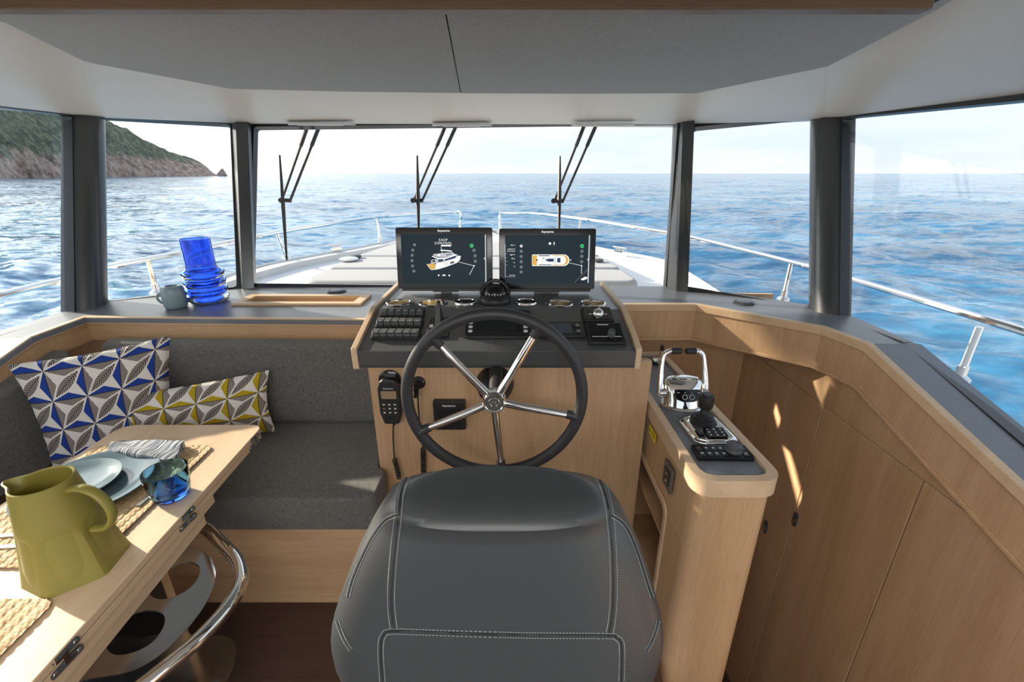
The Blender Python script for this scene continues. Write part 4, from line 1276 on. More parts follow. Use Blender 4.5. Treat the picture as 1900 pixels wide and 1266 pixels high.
# ================================================================== THROTTLE PEDESTAL
ZP = .87
ped = thing('throttle_pedestal', 'oak throttle pedestal with rounded end and dark top beside the helm', 'pedestal', (.69, 1.65, -1.5))
Ypn, Ypf = 1.128, 2.19
pol = [(.558, Ypf), (.566, Ypn), (.842, Ypn), (.80, Ypf)]
rim_o = rnd(pol, [.0, .075, .075, .03], 8)
body = inset(pol, .012); body_r = rnd(body, [.0, .066, .066, .02], 8)
bx = body[0][0]
notch = [body[0], (bx, 1.83), (bx + .19, 1.83), (bx + .19, 1.335), (bx, 1.335), body[1], body[2], body[3]]
notch_r = rnd(notch, [0, 0, 0, 0, 0, .066, .066, .02], 8)
mb = MB(); mb.prism(body_r, -1.5, .12); mb.prism(notch_r, .12, .585); mb.prism(body_r, .585, .812)
mb.build('body', 'oak_z', ped, smooth=40)
mb = MB(); mb.bb((bx + .004, 1.336, .44), (bx + .188, 1.829, .452)); mb.build('niche_shelf', 'oak_y', ped)
mb = MB(); mb.prism(rim_o, .808, ZP, [rnd(inset(pol, .030), [.0, .05, .05, .02], 8)]); mb.build('rim', 'oak_light_y', ped, bevel=.006)
mb = MB(); mb.prism(rnd(inset(pol, .0295), [.0, .05, .05, .02], 8), .84, .858); mb.build('top_mat', 'laminate', ped, smooth=0)
ZM = .858
# frame moulding round the niche
Xn = Matrix(((0, 0, 1, bx), (1, 0, 0, 0), (0, 1, 0, 0), (0, 0, 0, 1)))
mb = MB().at(Xn); mb.prism(rnd(rect(1.315, .09, 1.85, .605), .06, 6), -.006, .004, [rnd(rect(1.337, .122, 1.828, .583), .045, 6)]); mb.build('niche_trim', 'oak_light_y', ped, bevel=.002)
# throttle
p = pz(1266, 752, ZM)
X = Matrix.Translation(p)
t_ = thing('engine_throttle', 'chrome twin lever engine throttle on the pedestal', 'throttle', X)
el = lambda rx, ry, z, cy=0, n=36: [V((rx * math.cos(2 * PI * k / n), cy + ry * math.sin(2 * PI * k / n), z)) for k in range(n)]
mb = MB().at(X); mb.loft([el(.092, .070, 0), el(.094, .072, .008), el(.088, .066, .014)]); mb.build('base_flange', 'steel', t_)
mb = MB().at(X); mb.loft([el(.080, .060, .012), el(.076, .054, .035, .004), el(.076, .050, .06, .010), el(.078, .046, .085, .018), el(.074, .038, .103, .026), el(.058, .024, .113, .032), el(.03, .01, .116, .034)]); mb.build('housing', 'chrome', t_, smooth=60)
# black key panel on the sloping front of the housing
Xf = X @ Matrix.Translation((0, -.038, .066)) @ Matrix.Rotation(math.radians(68), 4, 'X')
mb = MB().at(Xf)
key = rnd([(-.055, .022), (-.046, -.018), (-.02, -.028), (.02, -.028), (.046, -.018), (.055, .022)], .012, 4)
mb.prism(key, -.010, .006); kp = mb.build('key_panel', 'blackg', t_, bevel=.002)
mb = MB().at(Xf)
for xx in (-.014, .014): mb.prism(circ(xx, -.008, .0105, 18), .0062, .0066, [circ(xx, -.008, .009, 18)])
for xx in (-.040, -.014, .014, .040): mb.box((xx, .010, .0064), (.010 if abs(xx) > .02 else .004, .002, .0006))
mb.build('key_mark', 'print_white', kp)
for sd in (-1, 1):
    mb = MB().at(X); mb.cyl((sd * .070, .012, .052), (sd * .098, .012, .052), .020, .020, 20); pv = mb.build('pivot', 'chrome', t_)
    pth = spline([V((sd * .092, .012, .05)), V((sd * .092, .03, .10)), V((sd * .088, .048, .15)), V((sd * .080, .060, .195)), V((sd * .062, .064, .212)), V((sd * .048, .064, .214))], 6)
    mb = MB().at(X); mb.tube(pth, [.0150 - .005 * min(1, k / 18) for k in range(len(pth))], 14); lv = mb.build('lever', 'chrome', t_)
    mb = MB().at(X); mb.tube([(sd * .052, .064, .214), (sd * .048, .064, .214), (sd * .012, .064, .2145), (sd * .008, .064, .2145)], [.008, .0135, .0135, .010], 14); mb.build('grip', 'rubber', lv)
# joystick
p = pz(1311, 803, ZM); X = Matrix.Translation(p)
t_ = thing('docking_joystick', 'black docking joystick on a chrome plate before the throttle', 'joystick', X)
pl = rnd([(-.082, .075), (-.075, -.075), (-.04, -.092), (.05, -.092), (.086, -.070), (.072, .075), (.03, .092), (-.04, .092)], .03, 5)
mb = MB().at(X); mb.prism(pl, 0, .014); mb.build('base_plate', 'chrome', t_, bevel=.005)
Xw_ = X @ Matrix.Translation((0, 0, .012)) @ Matrix.Rotation(math.radians(4), 4, 'X')
mb = MB().at(Xw_); mb.prism(inset(pl, .014), .0, .012); mb.build('raised_plate', 'chrome', t_, bevel=.008)
mb = MB().at(X); mb.lathe([(.048, .018), (.050, .026), (.042, .030), (.044, .036), (.034, .040), (.036, .047), (.026, .051), (.027, .057), (.016, .064), (.013, .085)], 26, (-.004, .035, 0)); mb.build('boot', 'rubber', t_)
mb = MB().at(X); mb.lathe([(0, .082), (.020, .082), (.026, .090), (.0275, .12), (.026, .136), (.020, .140), (.017, .139), (.016, .141), (0, .142)], 26, (-.004, .035, 0)); mb.build('knob', 'blackp', t_)
Xk = X @ Matrix.Translation((.012, -.040, .0245)) @ Matrix.Rotation(math.radians(4), 4, 'X')
mb = MB().at(Xk); mb.prism(rnd(rect(-.036, -.028, .036, .028), .006, 3), 0, .003); kp = mb.build('keypad', 'blackg', t_)
mb = MB().at(Xk)
for r_ in range(3):
    for k in range(3):
        c = (-.023 + .023 * k, -.017 + .017 * r_); mb.prism(circ(*c, .0042 if (r_ + k) % 2 else .003, 12), .0031, .0034, [circ(*c, .0026, 12)] if (r_ + k) % 2 else ())
mb.build('key_mark', 'print_white', kp)
# keypad with dial
a, b_ = pz(1297, 858, ZM), pz(1398, 855, ZM); p = (a + b_) / 2; p.y += .036
X = Matrix.Translation(p) @ Matrix.Rotation(-.02, 4, 'Z'); hw = (b_ - a).x / 2
t_ = thing('remote_keypad', 'flat black keypad with a round dial at the pedestal end', 'keypad', X)
mb = MB().at(X); mb.prism(rnd(rect(-hw, -.038, hw, .038), .006, 3), 0, .016); mb.build('case', 'blackg', t_, bevel=.003)
for r_ in range(2):
    for k in range(7):
        if k in (4, 5): continue
        xc = -hw + .0145 + k * (2 * hw - .016) / 7 + .004
        mb = MB().at(X); mb.prism(rnd(rect(xc - .010, -.030 + .031 * r_, xc + .010, -.004 + .031 * r_), .002, 2), .016, .0185); kk_ = mb.build('key', 'blackp', t_, bevel=.001)
        mb = MB().at(X); mb.box((xc, -.017 + .031 * r_, .0188), (.007, .005, .0004)); mb.build('key_mark', 'print_red' if (r_, k) == (1, 0) else 'print_white', kk_)
mb = MB().at(X); mb.lathe([(0, .016), (.028, .016), (.028, .020), (.025, .024), (.025, .040), (.021, .044), (.016, .042), (.012, .042), (.011, .044), (0, .044)], 28, (hw * .42, .004, 0)); mb.build('dial', 'darkgrey', t_)
# two deck keys at the far end of the pedestal
for u, v, lb, st_ in ((1196, 676, 'round chrome fitting half hidden behind the console cheek', 0), (1221, 674, 'round chrome fitting with upright toggle behind the throttle', 1)):
    p = pz(u, v, ZM)
    t_ = thing('toggle_fitting', lb, 'fitting', p)
    mb = MB(); mb.lathe([(0, 0), (.034, 0), (.036, .008), (.034, .014), (0, .014)], 28, p); mb.build('rubber_base', 'rubber', t_)
    mb = MB(); mb.lathe([(0, .014), (.031, .014), (.030, .022), (.020, .026), (0, .026)], 28, p); mb.build('cap', 'chrome', t_)
    if st_:
        mb = MB(); mb.tube([p + V((.004, 0, .024)), p + V((.010, 0, .05)), p + V((.012, 0, .075))], [.007, .010, .006], 10); mb.build('toggle', 'chrome', t_)
        mb = MB(); mb.tube([p + V((.012, 0, .070)), p + V((.008, -.004, .098))], [.010, .008], 10); mb.build('toggle_tip', 'blackp', t_)
# things on the pedestal's left face (normal -X)
def sideX(u, v, x=None):
    p = px(u, v, bx if x is None else x)
    return Matrix(((0, 0, -1, p.x), (-1, 0, 0, p.y), (0, 1, 0, p.z), (0, 0, 0, 1)))
X = sideX(1183, 774)
t_ = thing('engine_key', 'round black ignition socket with pale face on the pedestal side', 'socket', X)
mb = MB().at(X); mb.lathe([(0, 0), (.030, 0), (.030, .006), (.024, .010), (0, .010)], 26); mb.build('bezel', 'blackp', t_)
mb = MB().at(X); mb.lathe([(0, .0102), (.021, .0102), (.020, .013), (0, .013)], 24); mb.build('cover', 'stone', t_)
X = sideX(1172, 751)
t_ = thing('cable_plug', 'black plug cover beside the ignition socket on the pedestal side', 'plug', X)
mb = MB().at(X); mb.prism(rnd(rect(-.024, -.03, .024, .03), .01, 4), 0, .010); mb.build('cover', 'blackp', t_, bevel=.002)
mb = MB().at(X); mb.cyl((0, -.004, .01), (0, -.006, .026), .014, .012, 14); mb.build('cap', 'blackg', t_)
X = sideX(1210.5, 805)
t_ = thing('warning_sticker', 'small yellow warning sticker on the pedestal side', 'sticker', X)
mb = MB().at(X); mb.prism(rnd(rect(-.045, -.020, .045, .020), .003, 3), 0, .0008); st_ = mb.build('sheet', 'yellow', t_)
mb = MB().at(X); mb.add([(-.040, -.008, .001), (-.018, -.008, .001), (-.029, .013, .001)], [(0, 1, 2)]); mb.build('triangle_print', 'ink', st_)
mb = MB().at(X); mb.box((-.029, .0, .00125), (.0022, .009, .0002)); mb.box((-.029, -.0062, .00125), (.0022, .002, .0002)); mb.build('triangle_mark', 'yellow', st_)
mb = MB().at(X)
for k in range(4): mb.box((.014, .010 - .006 * k, .001), (.046 - .006 * (k % 2), .0016, .0003))
mb.build('text_line', 'ink', st_)
X = sideX(1241.5, 884)
t_ = thing('switch_plate', 'bronze grey switch plate on the pedestal side near its end', 'switch', X)
mb = MB().at(X); mb.prism(rnd(rect(-.042, -.050, .042, .050), .004, 3), 0, .008); mb.build('frame', plain('bronze_plate', (.13, .115, .10), .45), t_, bevel=.002)
mb = MB().at(X); mb.prism(rnd(rect(-.024, -.030, .024, .030), .003, 3), .008, .0105); mb.build('rocker', 'blackg', t_, bevel=.001)
mb = MB().at(X); mb.box((0, -.018, .0107), (.012, .006, .0004)); mb.box((0, .012, .0107), (.016, .003, .0004)); mb.build('rocker_mark', 'print_white', t_)

# ================================================================== HELM CHAIR
outl = [(863, 815, 1040), (866, 775, 1078), (871, 756, 1097), (880, 741, 1111), (893, 728, 1126), (910, 716, 1140), (940, 700, 1158), (968, 686, 1171), (1010, 668, 1187), (1054, 650, 1202), (1090, 637, 1213), (1120, 627, 1221), (1145, 621.5, 1225), (1163, 620, 1226), (1185, 622, 1224), (1210, 628, 1218), (1240, 642, 1206), (1266, 657, 1194)]
YC0, KY, Z0 = .70, .16, 1.235
rings = []; NCS = 64
def csec(cx_, w_, yc, d, z, e=2.7):
    r_ = []
    for k in range(NCS):
        a = 2 * PI * k / NCS; c, s_ = math.cos(a), math.sin(a)
        r_.append(V((cx_ + w_ * math.copysign(abs(c) ** (2 / e), c), yc + d * math.copysign(abs(s_) ** (2 / e), s_), z)))
    return r_
zs = []
for v, ul, ur in outl:
    d = ray(950, v); t0 = (YC0 + KY * (EYE.z - Z0)) / (d.y - KY * d.z)
    z = EYE.z + t0 * d.z; y = t0 * d.y
    zs.append((z, y, (ul + ur - 1900) / 2 / F_PX * t0, (ur - ul) / 2 / F_PX * t0))
zt = zs[0][0]
for i, (z, y, cx_, w_) in enumerate(zs):
    q = min(1, (zt - z) / .048)
    zz = z - .024 * max(0, 1 - (zt - z) / .16)
    d = .018 + .070 * math.sqrt(max(0, 1 - (1 - q) ** 2))
    e = 2.3 + .7 * q
    rings.append(csec(cx_, w_, y + (.03 - d) * (1 - q) ** .8, d, zz, e))
zl, yl, cl_, wl = zs[-1]
for k, (dz, f) in enumerate(((.05, .93), (.10, .84), (.16, .76), (.20, .70))):
    rings.append(csec(cl_, wl * f, yl - KY * dz + .02 * k, .088 - .008 * k, zl - dz, 3.0))
rings = rings[::-1]
chair = thing('helm_chair', 'dark grey leather helm chair seen from behind before the wheel', 'chair', (-.03, .85, 0))
mb = MB(); mb.loft(rings)
back = mb.build('backrest', 'leather', chair, smooth=70)
bvh = BVHTree.FromPolygons([tuple(p) for p in mb.v], mb.f)
def onchair(u, v):
    d = ray(u, v).normalized(); loc, n_, _, _ = bvh.ray_cast(EYE, d)
    return loc, (n_ if n_ is not None and n_.dot(d) < 0 else -n_ if n_ is not None else None)
def dens(pts, step=6):
    out = []
    sp = spline([V((a, b_, 0)) for a, b_ in pts], 10)
    acc = 0; out = [sp[0]]
    for p, q in zip(sp, sp[1:]):
        L = (q - p).length; n_ = max(1, int(L / step))
        for k in range(1, n_ + 1): out.append(p + (q - p) * k / n_)
    return out
seams = [
    ([(762, 869), (752, 892), (743, 918), (739, 957), (734, 1000), (730, 1040), (727, 1080), (726, 1113), (728, 1145), (731, 1166)], 6.5),
    ([(1103, 876), (1114, 893), (1122, 913), (1130, 949), (1135, 996), (1138, 1054), (1138, 1113), (1135, 1150), (1131, 1174)], 6.5),
    ([(710, 1264), (707, 1225), (707, 1196), (711, 1180), (724, 1172), (780, 1173), (871, 1176), (990, 1179), (1125, 1180), (1143, 1183), (1152, 1192), (1154, 1215), (1153, 1264)], 5.0),
    ([(741, 956), (727, 959), (714, 967), (702, 981), (686, 1006), (668, 1043), (654, 1078), (646, 1108)], 3.0),
    ([(1136, 958), (1150, 967), (1161, 979), (1174, 1004), (1188, 1042), (1200, 1080), (1210, 1110)], 3.0),
    ([(626, 1152), (633, 1172), (642, 1192), (652, 1207)], 3.0),
    ([(1221, 1152), (1216, 1172), (1208, 1192), (1199, 1208)], 3.0)]
mbs, mbt = MB(), MB()
for pts, off in seams:
    dn = dens(pts)
    for i, p in enumerate(dn): pass
    loc = [onchair(p.x, p.y) for p in dn]
    path = [l + n_ * .0004 for l, n_ in loc if l is not None]
    if len(path) > 2: mbs.tube(path, .0018, 6)
    # two rows of stitches
    fine = dens([(p.x, p.y) for p in dn], 1)
    for sd in (-1, 1):
        k = 0
        while k + 5 < len(fine):
            a, b_ = fine[k], fine[k + 5]
            tdir = (b_ - a)
            if tdir.length > .1:
                tdir.normalize(); nx_ = V((-tdir.y, tdir.x, 0)) * off * sd
                A, na_ = onchair(a.x + nx_.x, a.y + nx_.y); B, nb_ = onchair(b_.x + nx_.x, b_.y + nx_.y)
                if A is not None and B is not None and (A - B).length < .03:
                    mbt.tube([A + na_ * .0003, (A + B) / 2 + na_ * .0011, B + nb_ * .0003], [.0007, .0010, .0007], 5)
            k += 8
mbs.build('seam_piping', 'seam', back, smooth=60)
o = mbt.build('stitching', 'thread', back, smooth=60); o['kind'] = 'stuff'
# seat, arms and pedestal in front of the back
mb = MB(); mb.prism(rnd(rect(-.30, .70, .24, 1.16), .09, 6), .56, .72); mb.build('seat', 'leather', chair, bevel=.05, segs=5)
mb = MB(); mb.lathe([(0, 0), (.20, 0), (.20, .02), (.07, .05), (.055, .08), (.055, .52), (.12, .55), (0, .56)], 30, (-.03, .88, 0)); mb.build('column', 'steel', chair)

# ================================================================== SETTEE
ZSEAT = .57
st_ = thing('settee_base', 'oak front and plinth of the corner settee', 'settee', (-1.4, 1.8, 0))
mb = MB(); mb.bb((-2.1, 1.425, 0), (-.575, 1.447, .415)); mb.build('front_board', 'oak_x', st_)
mb = MB(); mb.bb((-2.19, 1.447, .0), (-.575, 2.04, .40)); mb.build('locker', 'oak_x', st_)
mb = MB(); mb.bb((-2.19, .0, .0), (-1.66, 1.42, .40)); mb.build('side_locker', 'oak_y', st_)


def cushion(name, poly, z0, z1, r_, label, bulge=.012, cat='cushion', rot=None, piping=False):
    mb = MB(); mb.prism(rnd(poly, min(.06, r_ * 1.2), 5), z0, z1)
    o = mb.build(name, 'fabric', bevel=r_, segs=6)
    return tag(o, label, cat)
cushion('seat_cushion', [(-1.99, 1.405), (-.535, 1.405), (-.535, 1.585), (-.577, 1.612), (-.577, 2.04), (-1.99, 2.04)], .415, ZSEAT, .045, 'dark grey fabric seat cushion of the settee below the backrest')
cushion('seat_cushion', [(-2.0, -.2), (-1.62, -.2), (-1.62, 1.385), (-2.0, 1.385)], .405, ZSEAT - .01, .045, 'dark grey seat cushion under the left side of the table')
# backrests as leaning slabs
def slab(name, pts_bottom, pts_top, label, r_=.03):
    mb = MB(); mb.hexa([V(p) for p in pts_bottom] + [V(p) for p in pts_top])
    return tag(mb.build(name, 'fabric', bevel=r_, segs=6), label, 'cushion')
slab('back_cushion', [(-1.965, 1.955, ZSEAT), (-.58, 1.955, ZSEAT), (-.58, 2.075, ZSEAT), (-1.965, 2.075, ZSEAT)], [(-1.965, 1.975, .995), (-.58, 1.975, .995), (-.58, 2.04, 1.005), (-1.965, 2.06, 1.005)], 'long dark grey settee back cushion below the counter rail', .035)
slab('back_cushion', [(-2.13, .0, ZSEAT - .01), (-1.985, .0, ZSEAT - .01), (-1.985, 1.90, ZSEAT), (-2.13, 1.90, ZSEAT)], [(-2.13, .0, .62), (-2.04, .0, .60), (-2.02, 1.90, 1.0), (-2.10, 1.90, 1.0)], 'dark grey settee back cushion along the left wall', .035)


def pillow(name, corners, thick, mat, label, edge=.0):
    """corners TL, TR, BR, BL in the world; front faces the camera"""
    TL, TR, BR, BL = (V(c) for c in corners)
    n_ = (TR - TL).cross(BL - TL).normalized()
    if n_.dot(EYE - TL) < 0: n_ = -n_
    nu, nv = 56, 48
    mb = MB(); uv = []
    vs = []
    for side in (1, -1):
        for j in range(nv + 1):
            for i in range(nu + 1):
                u, v = i / nu, j / nv
                uu, vv = u, v
                # sides pull in a little between the corners
                pin_u = .035 * math.sin(PI * v); pin_v = .035 * math.sin(PI * u)
                uu = pin_u + u * (1 - 2 * pin_u); vv = pin_v + v * (1 - 2 * pin_v)
                p = TL * (1 - uu) * (1 - vv) + TR * uu * (1 - vv) + BR * uu * vv + BL * (1 - uu) * vv
                pu, pv = 4 * u * (1 - u), 4 * v * (1 - v)
                h = thick * (pu ** .45) * (pv ** .45)
                h += .006 * noise.noise(V((u * 4, v * 4, side))) * min(1, pu * pv * 3)
                # puckers along the edge
                h += .004 * math.sin(u * 38) * max(0, 1 - v * 9) + .004 * math.sin(v * 30) * max(0, 1 - u * 9)
                vs.append(p + n_ * h * side * (1 if side == 1 else .8)); uv.append((u, 1 - v))
    N = (nu + 1) * (nv + 1); fs = []
    for s_ in range(2):
        for j in range(nv):
            for i in range(nu):
                a = s_ * N + j * (nu + 1) + i
                q = (a, a + 1, a + nu + 2, a + nu + 1)
                fs.append(q if s_ == 0 else q[::-1])
    mb.add(vs, fs)
    o = mb.build(name, mat, smooth=80, uv=uv, merge=False)
    return tag(o, label, 'pillow')
pillow('scatter_pillow', [px(14, 677, -2.0), py(316, 622, 1.90), py(330, 822, 1.80), pz(100, 872, ZSEAT + .01)], .085, 'leaf_blue', 'white square pillow with blue and grey leaf print in the settee corner')
pillow('scatter_pillow', [py(184, 740, 1.72), py(499, 687, 1.92), py(512, 801, 1.86), py(212, 830, 1.69)], .06, 'leaf_yellow', 'long pillow with yellow and grey leaf print behind the table')

# ================================================================== TABLE
ZTAB = .80
tab = thing('dining_table', 'pale oak folding table with chrome rail in the left foreground', 'table', (-1.27, .95, 0))
edge_far = 1.573
tpoly = [(-1.57, edge_far), (-1.56, .22), (-.938, .22), (-1.003, edge_far)]
mb = MB(); mb.prism(rnd(tpoly, [.07, .02, .02, .05], 8), ZTAB - .022, ZTAB); mb.build('upper_leaf', 'oak_light_y', tab, bevel=.003)
t2 = inset(tpoly, .002)
mb = MB(); mb.prism(rnd(t2, [.07, .02, .02, .05], 8), ZTAB - .046, ZTAB - .026); mb.build('lower_leaf', 'oak_light_y', tab, bevel=.003)
mb = MB(); mb.prism(inset(tpoly, .012), ZTAB - .027, ZTAB - .021); mb.build('leaf_gap', 'ink', tab)
xe = lambda y: -1.003 + (edge_far - y) / (edge_far - .22) * .065
mb = MB(); mb.prism([(-1.50, 1.22), (-1.50, .26), (xe(.26) - .012, .26), (xe(1.22) - .012, 1.22)], ZTAB - .085, ZTAB - .048); mb.build('apron', 'oak_light_y', tab, bevel=.003)
mb = MB(); mb.prism([(-1.46, 1.18), (-1.46, .30), (xe(.30) - .03, .30), (xe(1.18) - .03, 1.18)], ZTAB - .14, ZTAB - .087); mb.build('under_apron', 'oak_light_y', tab, bevel=.003)
for (u, v) in ((471, 823), (337, 973), (100, 1248)):
    p = px(u, v, -1.0); y = p.y
    X = Matrix.Translation((xe(y) + .0005, y, ZTAB - .024)) @ Matrix.Rotation(PI / 2 - .048, 4, 'Z') @ Matrix.Rotation(PI / 2, 4, 'X')   # local x along +Y, z out (+X)
    mb = MB().at(X)
    for yy in (.0125, -.0125): mb.prism(rnd(rect(-.036, yy - .0085, .036, yy + .0085), .008, 5), -.004, .0012)
    h_ = mb.build('hinge', 'darkgrey', tab)
    mb = MB().at(X); mb.box((0, 0, .002), (.012, .030, .004)); mb.box((-.012, .010, .002), (.016, .006, .003)); mb.box((.012, -.010, .002), (.016, .006, .003)); mb.build('hinge_leaf', 'chrome', h_)
    for xx in (-.026, .026):
        for yy in (.0125, -.0125):
            mb = MB().at(X); mb.lathe([(0, .0012), (.005, .0012), (.0045, .002), (0, .0016)], 10, (xx, yy, 0)); mb.build('hinge_screw', 'steel', h_)
# chrome grab rail
ZR = .62
rp = [V((-1.14, 1.215, ZR)), V((-1.05, 1.205, ZR)), pz(410, 1008, ZR), pz(437, 1035, ZR), pz(447, 1063, ZR), pz(444, 1090, ZR), pz(420, 1130, ZR), pz(370, 1185, ZR), pz(315, 1232, ZR), pz(262, 1275, ZR), V((-.93, .60, ZR)), V((-1.0, .50, ZR)), V((-1.14, .46, ZR))]
mb = MB(); mb.tube(spline(rp, 8), .0195, 18); mb.build('grab_rail', 'chrome', tab, smooth=60)
# bottle plate with oval holes
ZB = .545
PN = V((.42, -.10, .90)).normalized(); PX = frame((-1.10, 1.0, .60), (0, 1, 0), z=PN); PXi = PX.inverted()
z8 = lambda pts: [PXi @ pp(150 + a / 4.136, 960 + b_ / 4.136, PX.translation, PN) for a, b_ in pts]
pl = z8([(740, 215), (850, 225), (950, 265), (1015, 340), (1035, 420), (1020, 520), (960, 660), (870, 790), (760, 910), (640, 1030), (520, 1110), (400, 1170), (250, 1210), (70, 1240)])
poly = [(p.x, p.y) for p in spline([V((p.x, p.y, 0)) for p in pl], 4)] + [(-.36, .12), (.22, .12)]
h1 = z8([(530, 590), (545, 500), (640, 415), (760, 360), (850, 345), (905, 375), (915, 420), (880, 500), (800, 570), (700, 615), (600, 630)])
h2 = z8([(190, 985), (205, 900), (300, 800), (420, 735), (520, 715), (610, 730), (645, 775), (630, 850), (560, 950), (450, 1020), (330, 1055), (240, 1050)])
hs = [[(p.x, p.y) for p in spline([V((p.x, p.y, 0)) for p in h], 4, True)] for h in (h1, h2)]
mb = MB().at(PX); mb.prism(poly, -.006, 0, hs); mb.build('bottle_plate', 'satin', tab, smooth=30)
PLP = poly
pl2 = [(p.x + .03, p.y - .05) for p in [PX @ V((x, y, 0)) for x, y in poly[:53]]] + [(-1.16, .5), (-1.18, 1.12)]
mb = MB(); mb.prism(pl2, .24, .247); mb.build('lower_plate', 'satin', tab, smooth=30)
mb = MB(); mb.bb((-1.44, .36, .02), (-1.18, 1.16, ZTAB - .14)); mb.build('table_case', 'oak_y', tab, bevel=.004)
mb = MB(); mb.bb((-1.178, .40, .05), (-1.174, 1.12, ZB - .02)); mb.build('dark_liner', 'blackg', tab)
mb = MB(); mb.bb((-1.50, .30, 0), (-1.12, 1.20, .02)); mb.build('foot_plate', 'steel', tab)


def placemat(x0, y0, x1, y1, label, sk=0.):
    nx_, ny_ = 150, 190
    r_ = .03
    X_, Y_ = np.meshgrid(np.linspace(0, 1, nx_), np.linspace(0, 1, ny_), indexing='ij')
    w_, l_ = x1 - x0, y1 - y0
    px_, py_ = X_ * w_, Y_ * l_
    # plaited bands running lengthwise, chevrons of strands within each
    bw = .026
    f = (px_ / bw) % 1.0
    row = np.floor(px_ / bw)
    chev = (py_ / .021 + np.abs(f - .5) * 2.4 + row * .37) % 1.0
    zz = .0022 + .0030 * np.sqrt(np.clip(1 - (2 * f - 1) ** 2, 0, 1)) + .0022 * np.sin(PI * chev) ** .7
    vs = np.stack([x0 + px_ + sk * py_, y0 + py_, ZTAB + zz], -1).reshape(-1, 3)
    mb = MB(); keep = []
    for i in range(nx_ - 1):
        for j in range(ny_ - 1):
            cx_, cy_ = px_[i, j] + w_ / nx_ / 2, py_[i, j] + l_ / ny_ / 2
            dx, dy = max(0, r_ - min(cx_, w_ - cx_)), max(0, r_ - min(cy_, l_ - cy_))
            if dx * dx + dy * dy <= r_ * r_: keep.append((i * ny_ + j, (i + 1) * ny_ + j, (i + 1) * ny_ + j + 1, i * ny_ + j + 1))
    mb.add([V(p) for p in vs], keep)
    o = mb.build('placemat', 'straw', smooth=60, merge=False, origin=((x0 + x1) / 2, (y0 + y1) / 2, ZTAB))
    return tag(o, label, 'placemat', 'woven placemats on the table')
placemat(-1.525, .868, -1.088, 1.418, 'woven straw placemat under the plates and the olive jug', -.03)
placemat(-1.52, .24, -1.048, .778, 'woven straw placemat at the near end of the table', -.055)

# plates
ZMAT = ZTAB + .0065
pc = V((-1.355, 1.185, ZMAT))
def plate(c, R, label, mat):
    mb = MB(); mb.lathe([(0, .004), (R * .55, .004), (R * .60, .0), (R * .64, .0), (R * .66, .005), (R * .80, .011), (R * .97, .018), (R, .0195), (R * .995, .022), (R * .96, .0215), (R * .78, .015), (R * .62, .009), (R * .3, .008), (0, .008)], 72, c)
    return tag(mb.build('plate', mat, smooth=50), label, 'plate')
plate(pc, .183, 'large blue grey dinner plate under the smaller plate', 'plate')
plate(V((-1.392, 1.172, ZMAT + .009)), .122, 'smaller pale blue plate lying on the dinner plate', 'plate_pale')

# napkin, folded and rumpled, tucked behind the plates
mb = MB(); nx_, ny_ = 40, 18
qa = [pz(197, 842, ZMAT + .012), pz(322, 858, ZMAT + .012), pz(343, 823, ZMAT + .012), pz(222, 818, ZMAT + .012)]
vs = []
for lay in range(2):
    for j in range(ny_ + 1):
        for i in range(nx_ + 1):
            u, v = i / nx_, j / ny_
            p = qa[0] * (1 - u) * (1 - v) + qa[1] * u * (1 - v) + qa[2] * u * v + qa[3] * (1 - u) * v
            z = ZMAT + (.002 if lay == 0 else .020 + .006 * math.sin(v * 5 + u * 3) + .008 * noise.noise(V((u * 3, v * 3, 2))) + .006 * math.sin(PI * v))
            vs.append(V((p.x, p.y + .01 * noise.noise(V((u * 3, 5, v))), z)))
n_ = (nx_ + 1) * (ny_ + 1); fs = []
idx = lambda l, i, j: l * n_ + j * (nx_ + 1) + i
for j in range(ny_):
    for i in range(nx_):
        fs.append((idx(1, i, j), idx(1, i + 1, j), idx(1, i + 1, j + 1), idx(1, i, j + 1))); fs.append((idx(0, i, j), idx(0, i, j + 1), idx(0, i + 1, j + 1), idx(0, i + 1, j)))
for i in range(nx_):
    fs.append((idx(0, i, 0), idx(0, i + 1, 0), idx(1, i + 1, 0), idx(1, i, 0))); fs.append((idx(0, i, ny_), idx(1, i, ny_), idx(1, i + 1, ny_), idx(0, i + 1, ny_)))
for j in range(ny_):
    fs.append((idx(0, 0, j), idx(1, 0, j), idx(1, 0, j + 1), idx(0, 0, j + 1))); fs.append((idx(0, nx_, j), idx(0, nx_, j + 1), idx(1, nx_, j + 1), idx(1, nx_, j)))
mb.add(vs, fs); tag(mb.build('napkin', 'napkin', smooth=60), 'grey and white striped napkin folded behind the plates', 'napkin')

# blue tumbler
gc = V((-1.066, 1.145, ZTAB))
t_ = thing('glass_tumbler', 'turquoise glass tumbler with deep blue base near the table edge', 'glass', gc)
mb = MB(); mb.lathe([(0, .022), (.047, .022), (.050, .03), (.0545, .06), (.0575, .098), (.0582, .100), (.060, .100), (.0605, .097), (.0575, .06), (.053, .024), (.046, .0215), (0, .0215)], 48, gc); mb.build('bowl', 'tumbler', t_, smooth=60)
mb = MB(); mb.lathe([(0, .002), (.040, .0015), (.046, .004), (.050, .012), (.0515, .019), (.046, .0205), (0, .0208)], 48, gc); mb.build('base', 'tumbler_base', t_, smooth=60)

